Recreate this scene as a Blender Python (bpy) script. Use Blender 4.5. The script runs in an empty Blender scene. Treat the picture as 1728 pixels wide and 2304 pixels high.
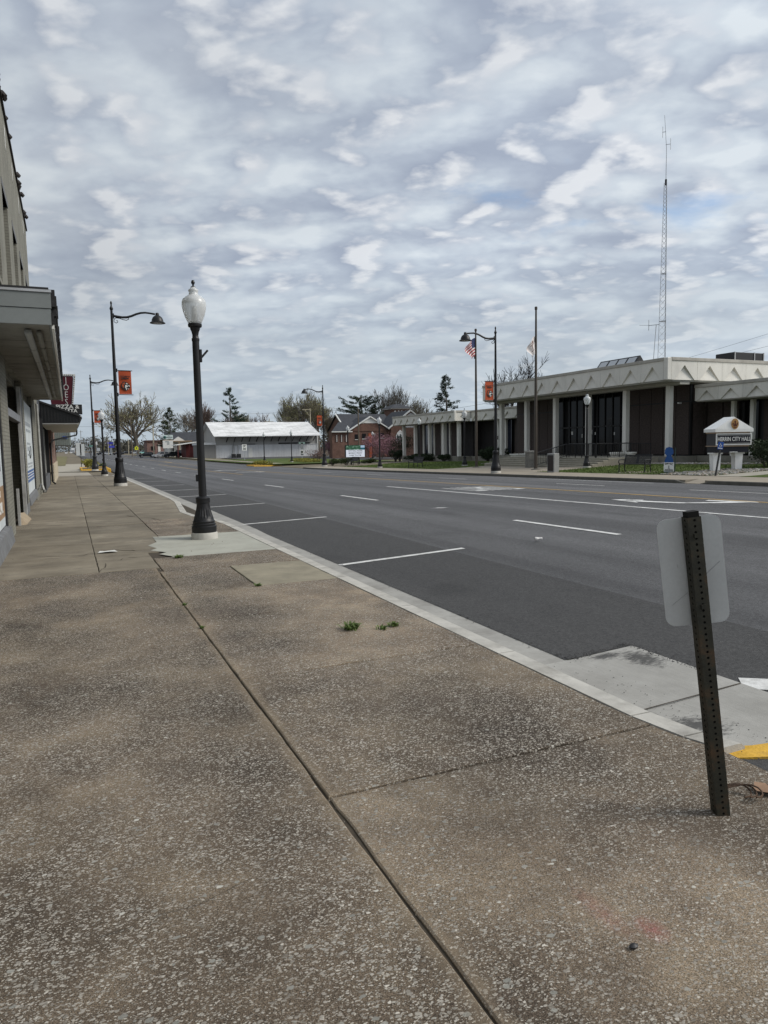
import bpy, bmesh, math, random
from mathutils import Vector, Matrix
random.seed(11)
R = math.radians
scene = bpy.context.scene
col = scene.collection

# ---------------------------------------------------------------- camera
YAW = math.atan2(704, 1598); PITCH = R(5.38); ROLL = 0.0179; CAMH = 1.6
fw = Vector((math.sin(YAW)*math.cos(PITCH), math.cos(YAW)*math.cos(PITCH), -math.sin(PITCH)))
rt = Vector((math.cos(YAW), -math.sin(YAW), 0)); up = rt.cross(fw)
cr, sr = math.cos(ROLL), math.sin(ROLL)
rt2 = rt*cr - up*sr; up2 = rt*sr + up*cr
cam_data = bpy.data.cameras.new('camera')
cam = bpy.data.objects.new('camera', cam_data); col.objects.link(cam)
m = Matrix((rt2, up2, -fw)).transposed().to_4x4(); m.translation = (0, 0, CAMH)
cam.matrix_world = m
cam_data.sensor_fit = 'VERTICAL'; cam_data.sensor_height = 34.6; cam_data.lens = 34.6*1598/2304
cam_data.clip_start = 0.05; cam_data.clip_end = 6000
scene.camera = cam

# ---------------------------------------------------------------- sky, sun, exposure
SUN_AZ = R(116); SUN_EL = R(38)          # azimuth clockwise from +Y (down the street)
world = bpy.data.worlds.new('World'); scene.world = world; world.use_nodes = True
wt = world.node_tree; wt.nodes.clear()
def wn(t, **k):
    n = wt.nodes.new(t)
    for a, b in k.items(): setattr(n, a, b)
    return n
def wl(a, b): wt.links.new(a, b)
def wmath(op, a, b=None, c=None, clamp=False):
    n = wn('ShaderNodeMath', operation=op); n.use_clamp = clamp
    for i, v in enumerate((a, b, c)):
        if v is None: continue
        if isinstance(v, (int, float)): n.inputs[i].default_value = v
        else: wl(v, n.inputs[i])
    return n.outputs[0]
tc = wn('ShaderNodeTexCoord'); sep = wn('ShaderNodeSeparateXYZ'); wl(tc.outputs['Generated'], sep.inputs[0])
zc = wmath('ADD', wmath('MAXIMUM', sep.outputs[2], 0.0), 0.24)
u_ = wmath('DIVIDE', sep.outputs[0], zc); v_ = wmath('DIVIDE', sep.outputs[1], zc)
comb = wn('ShaderNodeCombineXYZ'); wl(u_, comb.inputs[0]); wl(v_, comb.inputs[1])
def wmap(scale, loc=(0, 0, 0), rot=0):
    m0 = wn('ShaderNodeMapping'); wl(comb.outputs[0], m0.inputs[0]); m0.inputs['Rotation'].default_value = (0, 0, rot)
    mp = wn('ShaderNodeMapping'); wl(m0.outputs[0], mp.inputs[0]); mp.inputs['Location'].default_value = loc
    mp.inputs['Scale'].default_value = scale
    return mp.outputs[0]
def wnoise(vec, scale, detail, rough, dist=0):
    n = wn('ShaderNodeTexNoise'); wl(vec, n.inputs['Vector'])
    n.inputs['Scale'].default_value = scale; n.inputs['Detail'].default_value = detail
    n.inputs['Roughness'].default_value = rough; n.inputs['Distortion'].default_value = dist
    return n.outputs['Fac']
def wramp(fac, stops):
    r = wn('ShaderNodeValToRGB'); wl(fac, r.inputs[0]); el = r.color_ramp.elements
    while len(el) < len(stops): el.new(0.5)
    for e, (p, c) in zip(el, stops): e.position = p; e.color = (*c, 1)
    return r.outputs[0]
CROT = YAW+R(5); SUNL = Matrix.Rotation(CROT, 3, 'Z') @ Vector((math.sin(SUN_AZ), math.cos(SUN_AZ), 0))
def cloudfield(off):
    vec_ = wmap((1.1, 1.45, 1), (3.1+SUNL.x*off*1.1, 1.7+SUNL.y*off*1.45, 0), CROT)
    a = wnoise(vec_, 1.7, 2, 0.5, 0.1); b_ = wnoise(vec_, 5.4, 6, 0.47, 0.10)
    return wmath('ADD', wmath('MULTIPLY', a, 0.36), wmath('MULTIPLY', b_, 0.64)), vec_
dens, vec_a = cloudfield(0.0); dens2, _ = cloudfield(0.05)
mid = wnoise(vec_a, 2.3, 5, 0.55, 0.25)
base_col = wramp(dens, [(0.37, (.57, .62, .665)), (0.44, (.465, .52, .585)), (0.51, (.365, .415, .495)), (0.60, (.30, .345, .43))])
lit = wmath('SUBTRACT', dens, dens2)
lit = wmath('MULTIPLY', wramp(lit, [(-0.0, (0, 0, 0)), (0.085, (1, 1, 1))]), wramp(dens, [(0.41, (0, 0, 0)), (0.55, (1, 1, 1))]))
wisp = wramp(wnoise(vec_a, 0.8, 4, 0.6, 0.2), [(0.46, (0, 0, 0)), (0.66, (1, 1, 1))])
lm = wn('ShaderNodeMix', data_type='RGBA'); wl(wmath('MULTIPLY', lit, 0.70), lm.inputs[0]); wl(base_col, lm.inputs[6]); lm.inputs[7].default_value = (.72, .735, .75, 1)
lm2 = wn('ShaderNodeMix', data_type='RGBA'); wl(wmath('MULTIPLY', wisp, 0.35), lm2.inputs[0]); wl(lm.outputs[2], lm2.inputs[6]); lm2.inputs[7].default_value = (.60, .64, .67, 1)
cloud_col = lm2.outputs[2]
GX, GY = 6.885, 6.87
# thin gaps where blue shows
gap = wramp(wmath('ADD', wmath('MULTIPLY', wnoise(wmap((1, 1.7, 1), (GX, GY, 0), CROT), 0.55, 2, 0.5), 0.6), wmath('MULTIPLY', mid, 0.4)),
            [(0.600, (0, 0, 0)), (0.645, (1, 1, 1))])
sky = wn('ShaderNodeTexSky', sky_type='NISHITA'); sky.sun_disc = False
sky.sun_elevation = SUN_EL; sky.sun_rotation = SUN_AZ; sky.air_density = 1.0; sky.dust_density = 1.5
skym = wn('ShaderNodeMix', data_type='RGBA', blend_type='MULTIPLY'); skym.inputs[0].default_value = 1
wl(sky.outputs[0], skym.inputs[6]); skym.inputs[7].default_value = (.12, .12, .12, 1)
# haze low down: clouds melt into a pale even band
hz = wramp(sep.outputs[2], [(0.0, (1, 1, 1)), (0.06, (.8, .8, .8)), (0.26, (0, 0, 0))])
hzm = wn('ShaderNodeMix', data_type='RGBA'); wl(wmath('MULTIPLY', hz, 0.8), hzm.inputs[0]); wl(cloud_col, hzm.inputs[6]); hzm.inputs[7].default_value = (.45, .525, .585, 1)
# the side towards the sun is brighter
sdot = wn('ShaderNodeVectorMath', operation='DOT_PRODUCT'); wl(tc.outputs['Generated'], sdot.inputs[0])
sdot.inputs[1].default_value = (math.sin(SUN_AZ)*math.cos(SUN_EL), math.cos(SUN_AZ)*math.cos(SUN_EL), math.sin(SUN_EL))
glow = wmath('MULTIPLY', wmath('MULTIPLY_ADD', sdot.outputs['Value'], 0.26, 0.82), wmath('MULTIPLY_ADD', wnoise(wmap((1, 1.4, 1), (1.3, 4.2, 0), CROT), 0.8, 2, 0.5), 0.5, 0.75))
fin = wn('ShaderNodeMix', data_type='RGBA'); wl(wmath('MULTIPLY', wmath('MULTIPLY', gap, 0.8), wramp(sep.outputs[2], [(0.14, (0, 0, 0)), (0.22, (1, 1, 1))])), fin.inputs[0]); wl(hzm.outputs[2], fin.inputs[6]); wl(skym.outputs[2], fin.inputs[7])
bg = wn('ShaderNodeBackground'); wl(fin.outputs[2], bg.inputs[0]); wl(glow, bg.inputs[1])
wo = wn('ShaderNodeOutputWorld'); wl(bg.outputs[0], wo.inputs[0])

sun_data = bpy.data.lights.new('sun', 'SUN'); sun_data.energy = 2.3; sun_data.angle = R(22); sun_data.color = (1, .95, .88)
sun = bpy.data.objects.new('sun', sun_data); col.objects.link(sun)
sd = Vector((math.sin(SUN_AZ)*math.cos(SUN_EL), math.cos(SUN_AZ)*math.cos(SUN_EL), math.sin(SUN_EL)))
sun.rotation_euler = sd.to_track_quat('Z', 'Y').to_euler(); sun.location = (20, -20, 40)
vs = scene.view_settings; vs.view_transform = 'Standard'; vs.look = 'None'; vs.exposure = 0.45; vs.gamma = 1; vs.use_curve_mapping = False
scene.cycles.max_bounces = 6; scene.cycles.transparent_max_bounces = 8
scene.cycles.use_adaptive_sampling = False; scene.cycles.use_denoising = True; scene.cycles.denoiser = 'OPENIMAGEDENOISE'; scene.cycles.denoising_input_passes = 'RGB_ALBEDO_NORMAL'; scene.cycles.denoising_prefilter = 'ACCURATE'

# ---------------------------------------------------------------- mesh helpers
def wloc(o):
    v = Vector((0, 0, 0))
    while o: v += o.location; o = o.parent
    return v
def tag(o, label=None, cat=None, group=None, kind=None):
    if label: o['label'] = label
    if cat: o['category'] = cat
    if group: o['group'] = group
    if kind: o['kind'] = kind
    return o
def thing(name, loc, label, cat, group=None, rz=0):
    o = bpy.data.objects.new(name, None); col.objects.link(o); o.empty_display_size = .2
    o.location = loc; o.rotation_euler = (0, 0, rz)
    return tag(o, label, cat, group)
def copy_tree(o, parent=None):
    c = o.copy(); col.objects.link(c); c.parent = parent
    for ch in list(o.children): copy_tree(ch, c)
    return c
class MB:
    def __init__(s): s.v = []; s.f = []; s.m = []
    def add(s, vs, fs, mi=0):
        b = len(s.v); s.v += [tuple(p) for p in vs]; s.f += [tuple(i+b for i in f) for f in fs]; s.m += [mi]*len(fs); return s
    def box(s, x0, x1, y0, y1, z0, z1, mi=0):
        return s.add([(x0,y0,z0),(x1,y0,z0),(x1,y1,z0),(x0,y1,z0),(x0,y0,z1),(x1,y0,z1),(x1,y1,z1),(x0,y1,z1)],
                     [(0,3,2,1),(4,5,6,7),(0,1,5,4),(1,2,6,5),(2,3,7,6),(3,0,4,7)], mi)
    def bbox(s, x0, x1, y0, y1, z0, z1, b=.01, mi=0):      # box with chamfered edges
        bm = bmesh.new(); mt = Matrix.Translation(((x0+x1)/2,(y0+y1)/2,(z0+z1)/2)) @ Matrix.Diagonal((x1-x0,y1-y0,z1-z0,1))
        bmesh.ops.create_cube(bm, size=1, matrix=mt)
        bmesh.ops.bevel(bm, geom=bm.edges[:], offset=b, segments=1, affect='EDGES')
        bm.verts.ensure_lookup_table(); bm.verts.index_update()
        s.add([v.co[:] for v in bm.verts], [[v.index for v in f.verts] for f in bm.faces], mi); bm.free(); return s
    def obox(s, c, u, v, w, mi=0):                          # centre and three half vectors
        c, u, v, w = Vector(c), Vector(u), Vector(v), Vector(w)
        P = [c+u*a+v*b+w*d for d in (-1,1) for a, b in ((-1,-1),(1,-1),(1,1),(-1,1))]
        return s.add(P, [(0,3,2,1),(4,5,6,7),(0,1,5,4),(1,2,6,5),(2,3,7,6),(3,0,4,7)], mi)
    def bar(s, a, b, w, h=None, mi=0):                      # straight bar between two points
        a, b = Vector(a), Vector(b); d = b-a; L = d.length; d.normalize(); h = h or w
        sd_ = d.cross(Vector((0,0,1)));
        if sd_.length < 1e-3: sd_ = Vector((1,0,0))
        sd_.normalize(); t = sd_.cross(d).normalized()
        return s.obox((a+b)/2, d*(L/2), sd_*(w/2), t*(h/2), mi)
    def prism(s, pts, vec, mi=0):                           # polygon extruded along vec
        n = len(pts); vec = Vector(vec); P = [Vector(p) for p in pts]
        return s.add([p[:] for p in P]+[(p+vec)[:] for p in P], [tuple(range(n))[::-1], tuple(range(n, 2*n))]+[(i,(i+1)%n,(i+1)%n+n,i+n) for i in range(n)], mi)
    def tube(s, pts, r, n=6, mi=0, caps=True):
        P = [Vector(p) for p in pts]; k = len(P); rs = r if isinstance(r, (list, tuple)) else [r]*k
        b = len(s.v); ref = None
        for i, p in enumerate(P):
            d = (P[min(i+1,k-1)]-P[max(i-1,0)]).normalized()
            if ref is None:
                ref = d.orthogonal().normalized()
            else:
                ref = (ref-d*ref.dot(d)); ref = ref.normalized() if ref.length > 1e-6 else d.orthogonal().normalized()
            q = d.cross(ref)
            for j in range(n):
                a = 2*math.pi*j/n; s.v.append((p+(ref*math.cos(a)+q*math.sin(a))*rs[i])[:])
        for i in range(k-1):
            for j in range(n):
                s.f.append((b+i*n+j, b+i*n+(j+1)%n, b+(i+1)*n+(j+1)%n, b+(i+1)*n+j)); s.m.append(mi)
        if caps and n > 2:
            s.f.append(tuple(b+j for j in range(n))[::-1]); s.f.append(tuple(b+(k-1)*n+j for j in range(n))); s.m += [mi, mi]
        return s
    def lathe(s, prof, n=16, c=(0,0,0), flute=0, mi=0, fl=None):
        b = len(s.v); k = len(prof)
        for i, (r, z) in enumerate(prof):
            for j in range(n):
                a = 2*math.pi*j/n; rr = r
                if fl and fl[0] <= z <= fl[1]: rr = r*(1-fl[2]*(j % 2))
                s.v.append((c[0]+rr*math.cos(a), c[1]+rr*math.sin(a), c[2]+z))
        for i in range(k-1):
            for j in range(n):
                s.f.append((b+i*n+j, b+i*n+(j+1)%n, b+(i+1)*n+(j+1)%n, b+(i+1)*n+j)); s.m.append(mi)
        s.f.append(tuple(b+j for j in range(n))[::-1]); s.f.append(tuple(b+(k-1)*n+j for j in range(n))); s.m += [mi, mi]
        return s
    def build(s, name, mats, parent=None, smooth=False, local=False):
        me = bpy.data.meshes.new(name)
        off = Vector((0,0,0)) if (local or parent is None) else wloc(parent)
        me.from_pydata([(x-off.x, y-off.y, z-off.z) for x, y, z in s.v], [], s.f)
        for mt in (mats if isinstance(mats, (list, tuple)) else [mats]): me.materials.append(mt)
        if any(s.m): me.polygons.foreach_set('material_index', s.m)
        if smooth:
            me.polygons.foreach_set('use_smooth', [True]*len(me.polygons))
            if smooth != 'all' and hasattr(me, 'set_sharp_from_angle'): me.set_sharp_from_angle(angle=R(38))
        me.validate(); me.update()
        o = bpy.data.objects.new(name, me); col.objects.link(o)
        if parent: o.parent = parent
        return o
def share(name, src, loc, parent, rz=0):
    o = bpy.data.objects.new(name, src.data); col.objects.link(o); o.parent = parent; o.location = loc; o.rotation_euler = (0,0,rz); return o
def text(name, body, size, mtx, mat, parent, sx=1, ext=.002, bold=0, align='CENTER', spacing=1):
    cu = bpy.data.curves.new(name, 'FONT'); cu.body = body; cu.size = size; cu.align_x = align; cu.align_y = 'CENTER'
    cu.extrude = ext; cu.offset = bold; cu.resolution_u = 2; cu.space_character = spacing
    ob = bpy.data.objects.new(name, cu); me = bpy.data.meshes.new_from_object(ob)
    bpy.data.objects.remove(ob)
    me.transform(mtx @ Matrix.Diagonal((sx,1,1,1)))
    if parent: me.transform(Matrix.Translation(-wloc(parent)))
    me.materials.clear(); me.materials.append(mat)
    o = bpy.data.objects.new(name, me); col.objects.link(o)
    if parent: o.parent = parent
    return o
def frame(origin, xdir, ydir=(0,0,1)):                      # matrix whose x runs along xdir and y up
    x = Vector(xdir).normalized(); y = Vector(ydir).normalized(); z = x.cross(y)
    mm = Matrix((x, y, z)).transposed().to_4x4(); mm.translation = origin; return mm

# ---------------------------------------------------------------- materials
def _nt(name):
    mt = bpy.data.materials.new(name); mt.use_nodes = True; nt = mt.node_tree
    return mt, nt, nt.nodes['Principled BSDF']
class NT:
    def __init__(s, name): s.mat, s.t, s.b = _nt(name); s.g = s.n('ShaderNodeNewGeometry'); s.pos = s.g.outputs['Position']
    def n(s, ty, **k):
        n = s.t.nodes.new(ty)
        for a, b in k.items(): setattr(n, a, b)
        return n
    def l(s, a, b): s.t.links.new(a, b)
    def mapv(s, sc=(1,1,1), rot=(0,0,0), src=None):
        mp = s.n('ShaderNodeMapping'); s.l(src or s.pos, mp.inputs[0]); mp.inputs['Scale'].default_value = sc; mp.inputs['Rotation'].default_value = rot; return mp.outputs[0]
    def noise(s, scale, detail=4, rough=.55, vec=None, dist=0, out='Fac'):
        n = s.n('ShaderNodeTexNoise'); s.l(vec or s.pos, n.inputs['Vector']); n.inputs['Scale'].default_value = scale
        n.inputs['Detail'].default_value = detail; n.inputs['Roughness'].default_value = rough; n.inputs['Distortion'].default_value = dist; return n.outputs[out]
    def vor(s, scale, vec=None, feat='F1', rnd=1):
        n = s.n('ShaderNodeTexVoronoi', feature=feat); s.l(vec or s.pos, n.inputs['Vector']); n.inputs['Scale'].default_value = scale; n.inputs['Randomness'].default_value = rnd; return n
    def ramp(s, fac, stops, interp='LINEAR'):
        r = s.n('ShaderNodeValToRGB'); s.l(fac, r.inputs[0]); e = r.color_ramp.elements; r.color_ramp.interpolation = interp
        while len(e) < len(stops): e.new(.5)
        for q, (p, c) in zip(e, stops):
            q.position = p; q.color = (*c, 1) if not isinstance(c, (int, float)) else (c, c, c, 1)
        return r.outputs[0]
    def math(s, op, a, b=None, clamp=False):
        n = s.n('ShaderNodeMath', operation=op); n.use_clamp = clamp
        for i, v in enumerate((a, b)):
            if v is None: continue
            if isinstance(v, (int, float)): n.inputs[i].default_value = v
            else: s.l(v, n.inputs[i])
        return n.outputs[0]
    def mix(s, fac, a, b, mode='MIX'):
        n = s.n('ShaderNodeMix', data_type='RGBA', blend_type=mode)
        for i, v in ((0, fac), (6, a), (7, b)):
            if isinstance(v, (int, float)): n.inputs[i].default_value = v
            elif isinstance(v, tuple): n.inputs[i].default_value = (*v, 1)
            else: s.l(v, n.inputs[i])
        return n.outputs[2]
    def bump(s, h, strength=.3, dist=.01):
        n = s.n('ShaderNodeBump'); s.l(h, n.inputs['Height']); n.inputs['Strength'].default_value = strength; n.inputs['Distance'].default_value = dist; s.l(n.outputs[0], s.b.inputs['Normal'])
    def out(s, colr, rough=.8, metal=0, spec=.3):
        if isinstance(colr, tuple): s.b.inputs['Base Color'].default_value = (*colr, 1)
        else: s.l(colr, s.b.inputs['Base Color'])
        if isinstance(rough, (int, float)): s.b.inputs['Roughness'].default_value = rough
        else: s.l(rough, s.b.inputs['Roughness'])
        s.b.inputs['Metallic'].default_value = metal; s.b.inputs['Specular IOR Level'].default_value = spec
        return s.mat
_mc = {}
def PM(name, c, rough=.75, var=.15, vs=2.5, bump=.15, bs=90, metal=0, spec=.3, dirt=0):
    if name in _mc: return _mc[name]
    s = NT(name); lo = tuple(x*(1-var) for x in c); hi = tuple(min(1, x*(1+var)) for x in c)
    k = s.ramp(s.noise(vs, 5, .6), [(.3, lo), (.7, hi)])
    k = s.mix(s.ramp(s.noise(vs*14, 3, .6), [(.35, 0), (.75, .35)]), k, tuple(x*.8 for x in c))
    if dirt: k = s.mix(s.math('MULTIPLY', s.ramp(s.noise(vs*.8, 6, .7, s.mapv((1,1,.25))), [(.48, 0), (.72, 1)]), dirt), k, (.09,.08,.065))
    if bump: s.bump(s.noise(bs, 3, .6), bump, .01)
    _mc[name] = s.out(k, rough, metal, spec); return _mc[name]

def m_aggregate():
    s = NT('exposed_aggregate_concrete')
    warp = s.mix(.012, s.pos, s.noise(70, 2, .5, out='Color'), 'ADD')
    base = s.ramp(s.noise(1.1, 5, .62), [(.32, (.078,.059,.043)), (.5, (.152,.117,.082)), (.68, (.262,.205,.140))])
    dk = s.ramp(s.noise(.55, 4, .6, s.mapv((1,.8,1))), [(.40, .58), (.60, 1.2)])
    base = s.mix(1, base, dk, 'MULTIPLY')
    oi = s.n('ShaderNodeObjectInfo'); base = s.mix(1, base, s.ramp(oi.outputs['Random'], [(0, .78), (1, 1.16)]), 'MULTIPLY')
    grit = s.ramp(s.noise(260, 2, .7), [(.36, .3), (.64, 1.7)]); base = s.mix(1, base, grit, 'MULTIPLY')
    def stones(scale, keep, lo, hi, size, seed):
        v = s.vor(scale, s.mapv((1,1.5,1), (0,0,seed), warp)); rc = s.n('ShaderNodeSeparateColor'); s.l(v.outputs['Color'], rc.inputs[0])
        m_ = s.math('MULTIPLY', s.math('GREATER_THAN', rc.outputs[0], keep), s.ramp(s.math('SUBTRACT', s.math('MULTIPLY', rc.outputs[1], size), v.outputs['Distance']), [(0, 0), (.09, 1)]))
        return m_, s.ramp(rc.outputs[2], [(0, lo), (.55, tuple((a+b)/2 for a, b in zip(lo, hi))), (1, hi)])
    dens = s.ramp(s.noise(1.6, 3, .6), [(.32, .50), (.54, 1)])
    m1, c1 = stones(66, .36, (.17,.152,.125), (.56,.52,.45), .66, .4)
    m2, c2 = stones(125, .22, (.15,.128,.10), (.48,.44,.37), .68, 1.1)
    m3, c3 = stones(33, .84, (.20,.195,.17), (.50,.48,.42), .50, 2.0)
    k = s.mix(s.math('MULTIPLY', m2, dens), base, c2); k = s.mix(s.math('MULTIPLY', m1, dens), k, c1); k = s.mix(m3, k, c3)
    gm_ = s.vor(1.9); k = s.mix(s.ramp(gm_.outputs['Distance'], [(.018, .65), (.034, 0)]), k, (.035,.031,.028))
    st = s.ramp(s.noise(.8, 5, .65), [(.54, 0), (.68, .5)]); k = s.mix(st, k, (.085,.066,.050))
    d = s.n('ShaderNodeVectorMath', operation='DISTANCE'); s.l(s.mapv((1,.75,1)), d.inputs[0]); d.inputs[1].default_value = (1.67,1.25,0)
    d2 = s.n('ShaderNodeVectorMath', operation='DISTANCE'); s.l(s.mapv((1.6,.5,1)), d2.inputs[0]); d2.inputs[1].default_value = (2.53,.90,0)
    pk = s.math('MAXIMUM', s.ramp(d.outputs['Value'], [(.012, .42), (.06, 0)]), s.ramp(d2.outputs['Value'], [(.01, .22), (.09, 0)])); pk = s.math('MULTIPLY', pk, s.ramp(s.noise(45, 4, .7), [(.35, .1), (.6, 1)]))
    sx_ = s.n('ShaderNodeSeparateXYZ'); s.l(s.pos, sx_.inputs[0])
    ej = s.math('ADD', s.math('ABSOLUTE', s.math('SUBTRACT', sx_.outputs[0], 1.0)), s.math('MULTIPLY', s.noise(3.5, 5, .7), .16))
    k = s.mix(s.ramp(ej, [(.08, .55), (.15, 0)]), k, (.26,.205,.14))
    k = s.mix(pk, k, (.36,.075,.085))
    hgt = s.math('ADD', s.math('MULTIPLY', s.math('ADD', m1, m2), .5), s.noise(220, 3, .7)); s.bump(hgt, .6, .006)
    return s.out(k, .85, 0, .25)
def m_walk():
    s = NT('worn_sidewalk_concrete')
    k = s.ramp(s.noise(.9, 6, .65), [(.3, (.140,.119,.086)), (.55, (.208,.181,.135)), (.75, (.30,.266,.205))])
    k = s.mix(s.ramp(s.noise(2.2, 7, .75, s.mapv((.7,1.3,1))), [(.46, 0), (.70, .8)]), k, (.10,.085,.066))
    sp = s.vor(60); k = s.mix(s.ramp(sp.outputs['Distance'], [(.08, .45), (.2, 0)]), k, (.34,.32,.28))
    oi = s.n('ShaderNodeObjectInfo'); k = s.mix(1, k, s.ramp(oi.outputs['Random'], [(0, .80), (1, 1.14)]), 'MULTIPLY')
    s.bump(s.noise(80, 4, .65), .3, .006); return s.out(k, .85)
def m_asphalt(name, lo, hi, tracks=True):
    s = NT(name); k = s.ramp(s.noise(.35, 5, .6, s.mapv((1,.25,1))), [(.3, lo), (.7, hi)])
    if tracks:
        tr = s.noise(1.15, 2, .5, s.mapv((1,.012,1))); k = s.mix(1, k, s.ramp(tr, [(.35, .78), (.65, 1.22)]), 'MULTIPLY')
    sp = s.vor(140); k = s.mix(s.ramp(sp.outputs['Distance'], [(.12, .5), (.3, 0)]), k, tuple(x*2.3 for x in hi))
    k = s.mix(1, k, s.ramp(s.noise(330, 2, .7), [(.3, .35), (.7, 1.65)]), 'MULTIPLY')
    k = s.mix(s.ramp(s.noise(1.7, 6, .7), [(.55, 0), (.75, .35)]), k, tuple(x*.6 for x in lo))
    c_ = s.vor(48); k = s.mix(1, k, s.ramp(c_.outputs['Color'], [(0, .72), (1, 1.32)]), 'MULTIPLY')
    k = s.mix(s.ramp(s.noise(.9, 3, .5, s.mapv((1,.5,1))), [(.62, 0), (.70, .3)]), k, tuple(x*.55 for x in lo))
    s.bump(s.noise(170, 3, .7), .9, .01); return s.out(k, .82, 0, .3)
def m_brick(name, c1, c2, mortar, scale=1, axis='X', bump=.5, bw=.2, bh=.07):
    s = NT(name); sp = s.n('ShaderNodeSeparateXYZ'); s.l(s.pos, sp.inputs[0]); cb = s.n('ShaderNodeCombineXYZ')
    s.l(s.math('ADD', sp.outputs[0], sp.outputs[1]), cb.inputs[0]); s.l(sp.outputs[2], cb.inputs[1])
    b = s.n('ShaderNodeTexBrick'); s.l(cb.outputs[0], b.inputs['Vector']); b.inputs['Scale'].default_value = scale
    b.inputs['Color1'].default_value = (*c1, 1); b.inputs['Color2'].default_value = (*c2, 1); b.inputs['Mortar'].default_value = (*mortar, 1)
    b.inputs['Brick Width'].default_value = bw; b.inputs['Row Height'].default_value = bh; b.inputs['Mortar Size'].default_value = .009
    k = s.mix(1, b.outputs[0], s.ramp(s.noise(1.2, 5, .6), [(.3, .78), (.7, 1.2)]), 'MULTIPLY')
    s.bump(s.math('MULTIPLY', b.outputs['Fac'], -1), bump, .012); return s.out(k, .85)
def m_grass():
    s = NT('spring_grass'); k = s.ramp(s.noise(.6, 6, .65), [(.3, (.055,.085,.018)), (.55, (.085,.115,.028)), (.75, (.14,.135,.05))])
    k = s.mix(s.ramp(s.noise(14, 3, .7), [(.4, 0), (.8, .6)]), k, (.035,.06,.012)); s.bump(s.noise(40, 4, .7), .8, .05); return s.out(k, .9, 0, .15)
def m_glass(name, c=(.012,.013,.016), rough=.06, spec=.5):
    s = NT(name); s.bump(s.noise(.9, 2, .5), .04, .05); return s.out(c, rough, 0, spec)
AGG = m_aggregate(); WALK = m_walk()
ASPH = m_asphalt('asphalt_travel_lanes', (.072,.072,.074), (.104,.104,.106)); ASPH2 = m_asphalt('asphalt_fresh_parking_lane', (.046,.046,.046), (.066,.065,.064), False)
CONC = PM('pale_kerb_concrete', (.44,.425,.385), .85, .2, 3, .25, 120, dirt=.5); CONC2 = PM('grey_gutter_concrete', (.31,.303,.28), .85, .18, 2, .2, 140, dirt=.45)
PAD = PM('new_concrete_pad', (.36,.36,.31), .85, .1, 2, .15, 120, dirt=.25)
PAINT = PM('white_road_paint', (.62,.62,.60), .7, .2, 6, .3, 160, dirt=.55); YPAINT = PM('yellow_road_paint', (.42,.27,.075), .7, .2, 6, .2, 160); KYEL = PM('yellow_kerb_paint', (.58,.34,.04), .75, .25, 9, .5, 60, dirt=.45)
FARWALK = PM('far_sidewalk_concrete', (.27,.235,.185), .85, .15, 1.5, .15, 60); SIDEWALK_DARK = PM('weathered_kerb', (.105,.098,.082), .85, .25, 4, .2, 60)
GRASS = m_grass(); DIRT = PM('bare_ground', (.15,.125,.085), .9, .3, .4, .5, 20)
BLACK = PM('black_lamp_paint', (.009,.009,.010), .45, .2, 6, .05, 200, 0, .35); BLACKM = PM('black_metal', (.016,.016,.017), .5, .2, 5, .05, 120, 0, .4)
WHITE = PM('white_paint', (.66,.66,.63), .6, .08, 3, .05, 60); 
JOINT = PM('joint_soil', (.060,.049,.035), .95, .3, 20, .3, 90)
# ---------------------------------------------------------------- terrain heights
def interp(T, y):
    if y <= T[0][0]: return T[0][1]
    for (a, b), (c, d) in zip(T, T[1:]):
        if y <= c: return b+(d-b)*(y-a)/(c-a)
    return T[-1][1]
TL = [(-40,0),(20,0),(75,-.23),(110,-.45),(220,-.55),(900,-.55)]
TC = [(-40,.6),(0,.24),(50,-.36),(70,-.52),(110,-.6),(220,-.6),(900,-.6)]
TR = [(-40,.5),(0,.14),(50,-.46),(68,-.66),(110,-.75),(220,-.65),(900,-.65)]
def sstep(t): t = max(0, min(1, t)); return t*t*(3-2*t)
def terr(x, y):
    L, C, Rr = interp(TL, y), interp(TC, y), interp(TR, y)
    if x <= 3.1: return L
    if x < 3.2: return L-.12*(x-3.1)/.1
    if x < 11.5: return L-.12+(C-L+.12)*(x-3.2)/8.3
    if x < 15: return C
    if x < 22: return C+(Rr-C)*(x-15)/7
    z = Rr+.13*min(1, (x-22)/.15)+.02*max(0, min(x-22.15, 2.4))
    return z+.24*sstep((x-24.6)/8)*sstep((95-y)/30)
def sheet(xs, ys, dz, f=terr):
    b = MB(); n = len(xs)
    b.v = [(x, y, f(x, y)+dz) for y in ys for x in xs]
    b.f = [(j*n+i, j*n+i+1, (j+1)*n+i+1, (j+1)*n+i) for j in range(len(ys)-1) for i in range(n-1)]; b.m = [0]*len(b.f)
    return b
def lin(a, b, n): return [a+(b-a)*i/n for i in range(n+1)]
YS = lin(-12, 0, 4)+lin(0, 70, 35)[1:]+[80,90,100,110,130,160,190,220,300,420,700]
g_x = [-1500,-600,-200,-60,-20,-8,-3,3.1,3.3,11.5,15,22,22.2,24.6,27,30,33,40,60,120,300,800,1800]
tag(sheet(g_x, [-300,-60]+YS+[1200,2500], -.09).build('ground', DIRT), kind='structure')
# road: travel lanes, darker parking strip beside the kerb
road = tag(sheet([5.35,8.3,11.5,13,15,18,22.0], YS, 0).build('road', ASPH), kind='structure')
sheet([3.48,4.2,5.35], [4.42]+[y for y in YS if y > 4.5], .004).build('parking_lane', ASPH2, road); sheet([4.12,4.7,5.35], [-12,-6,0,2,3.2,4.42], .004).build('parking_lane', ASPH2, road)
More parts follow.
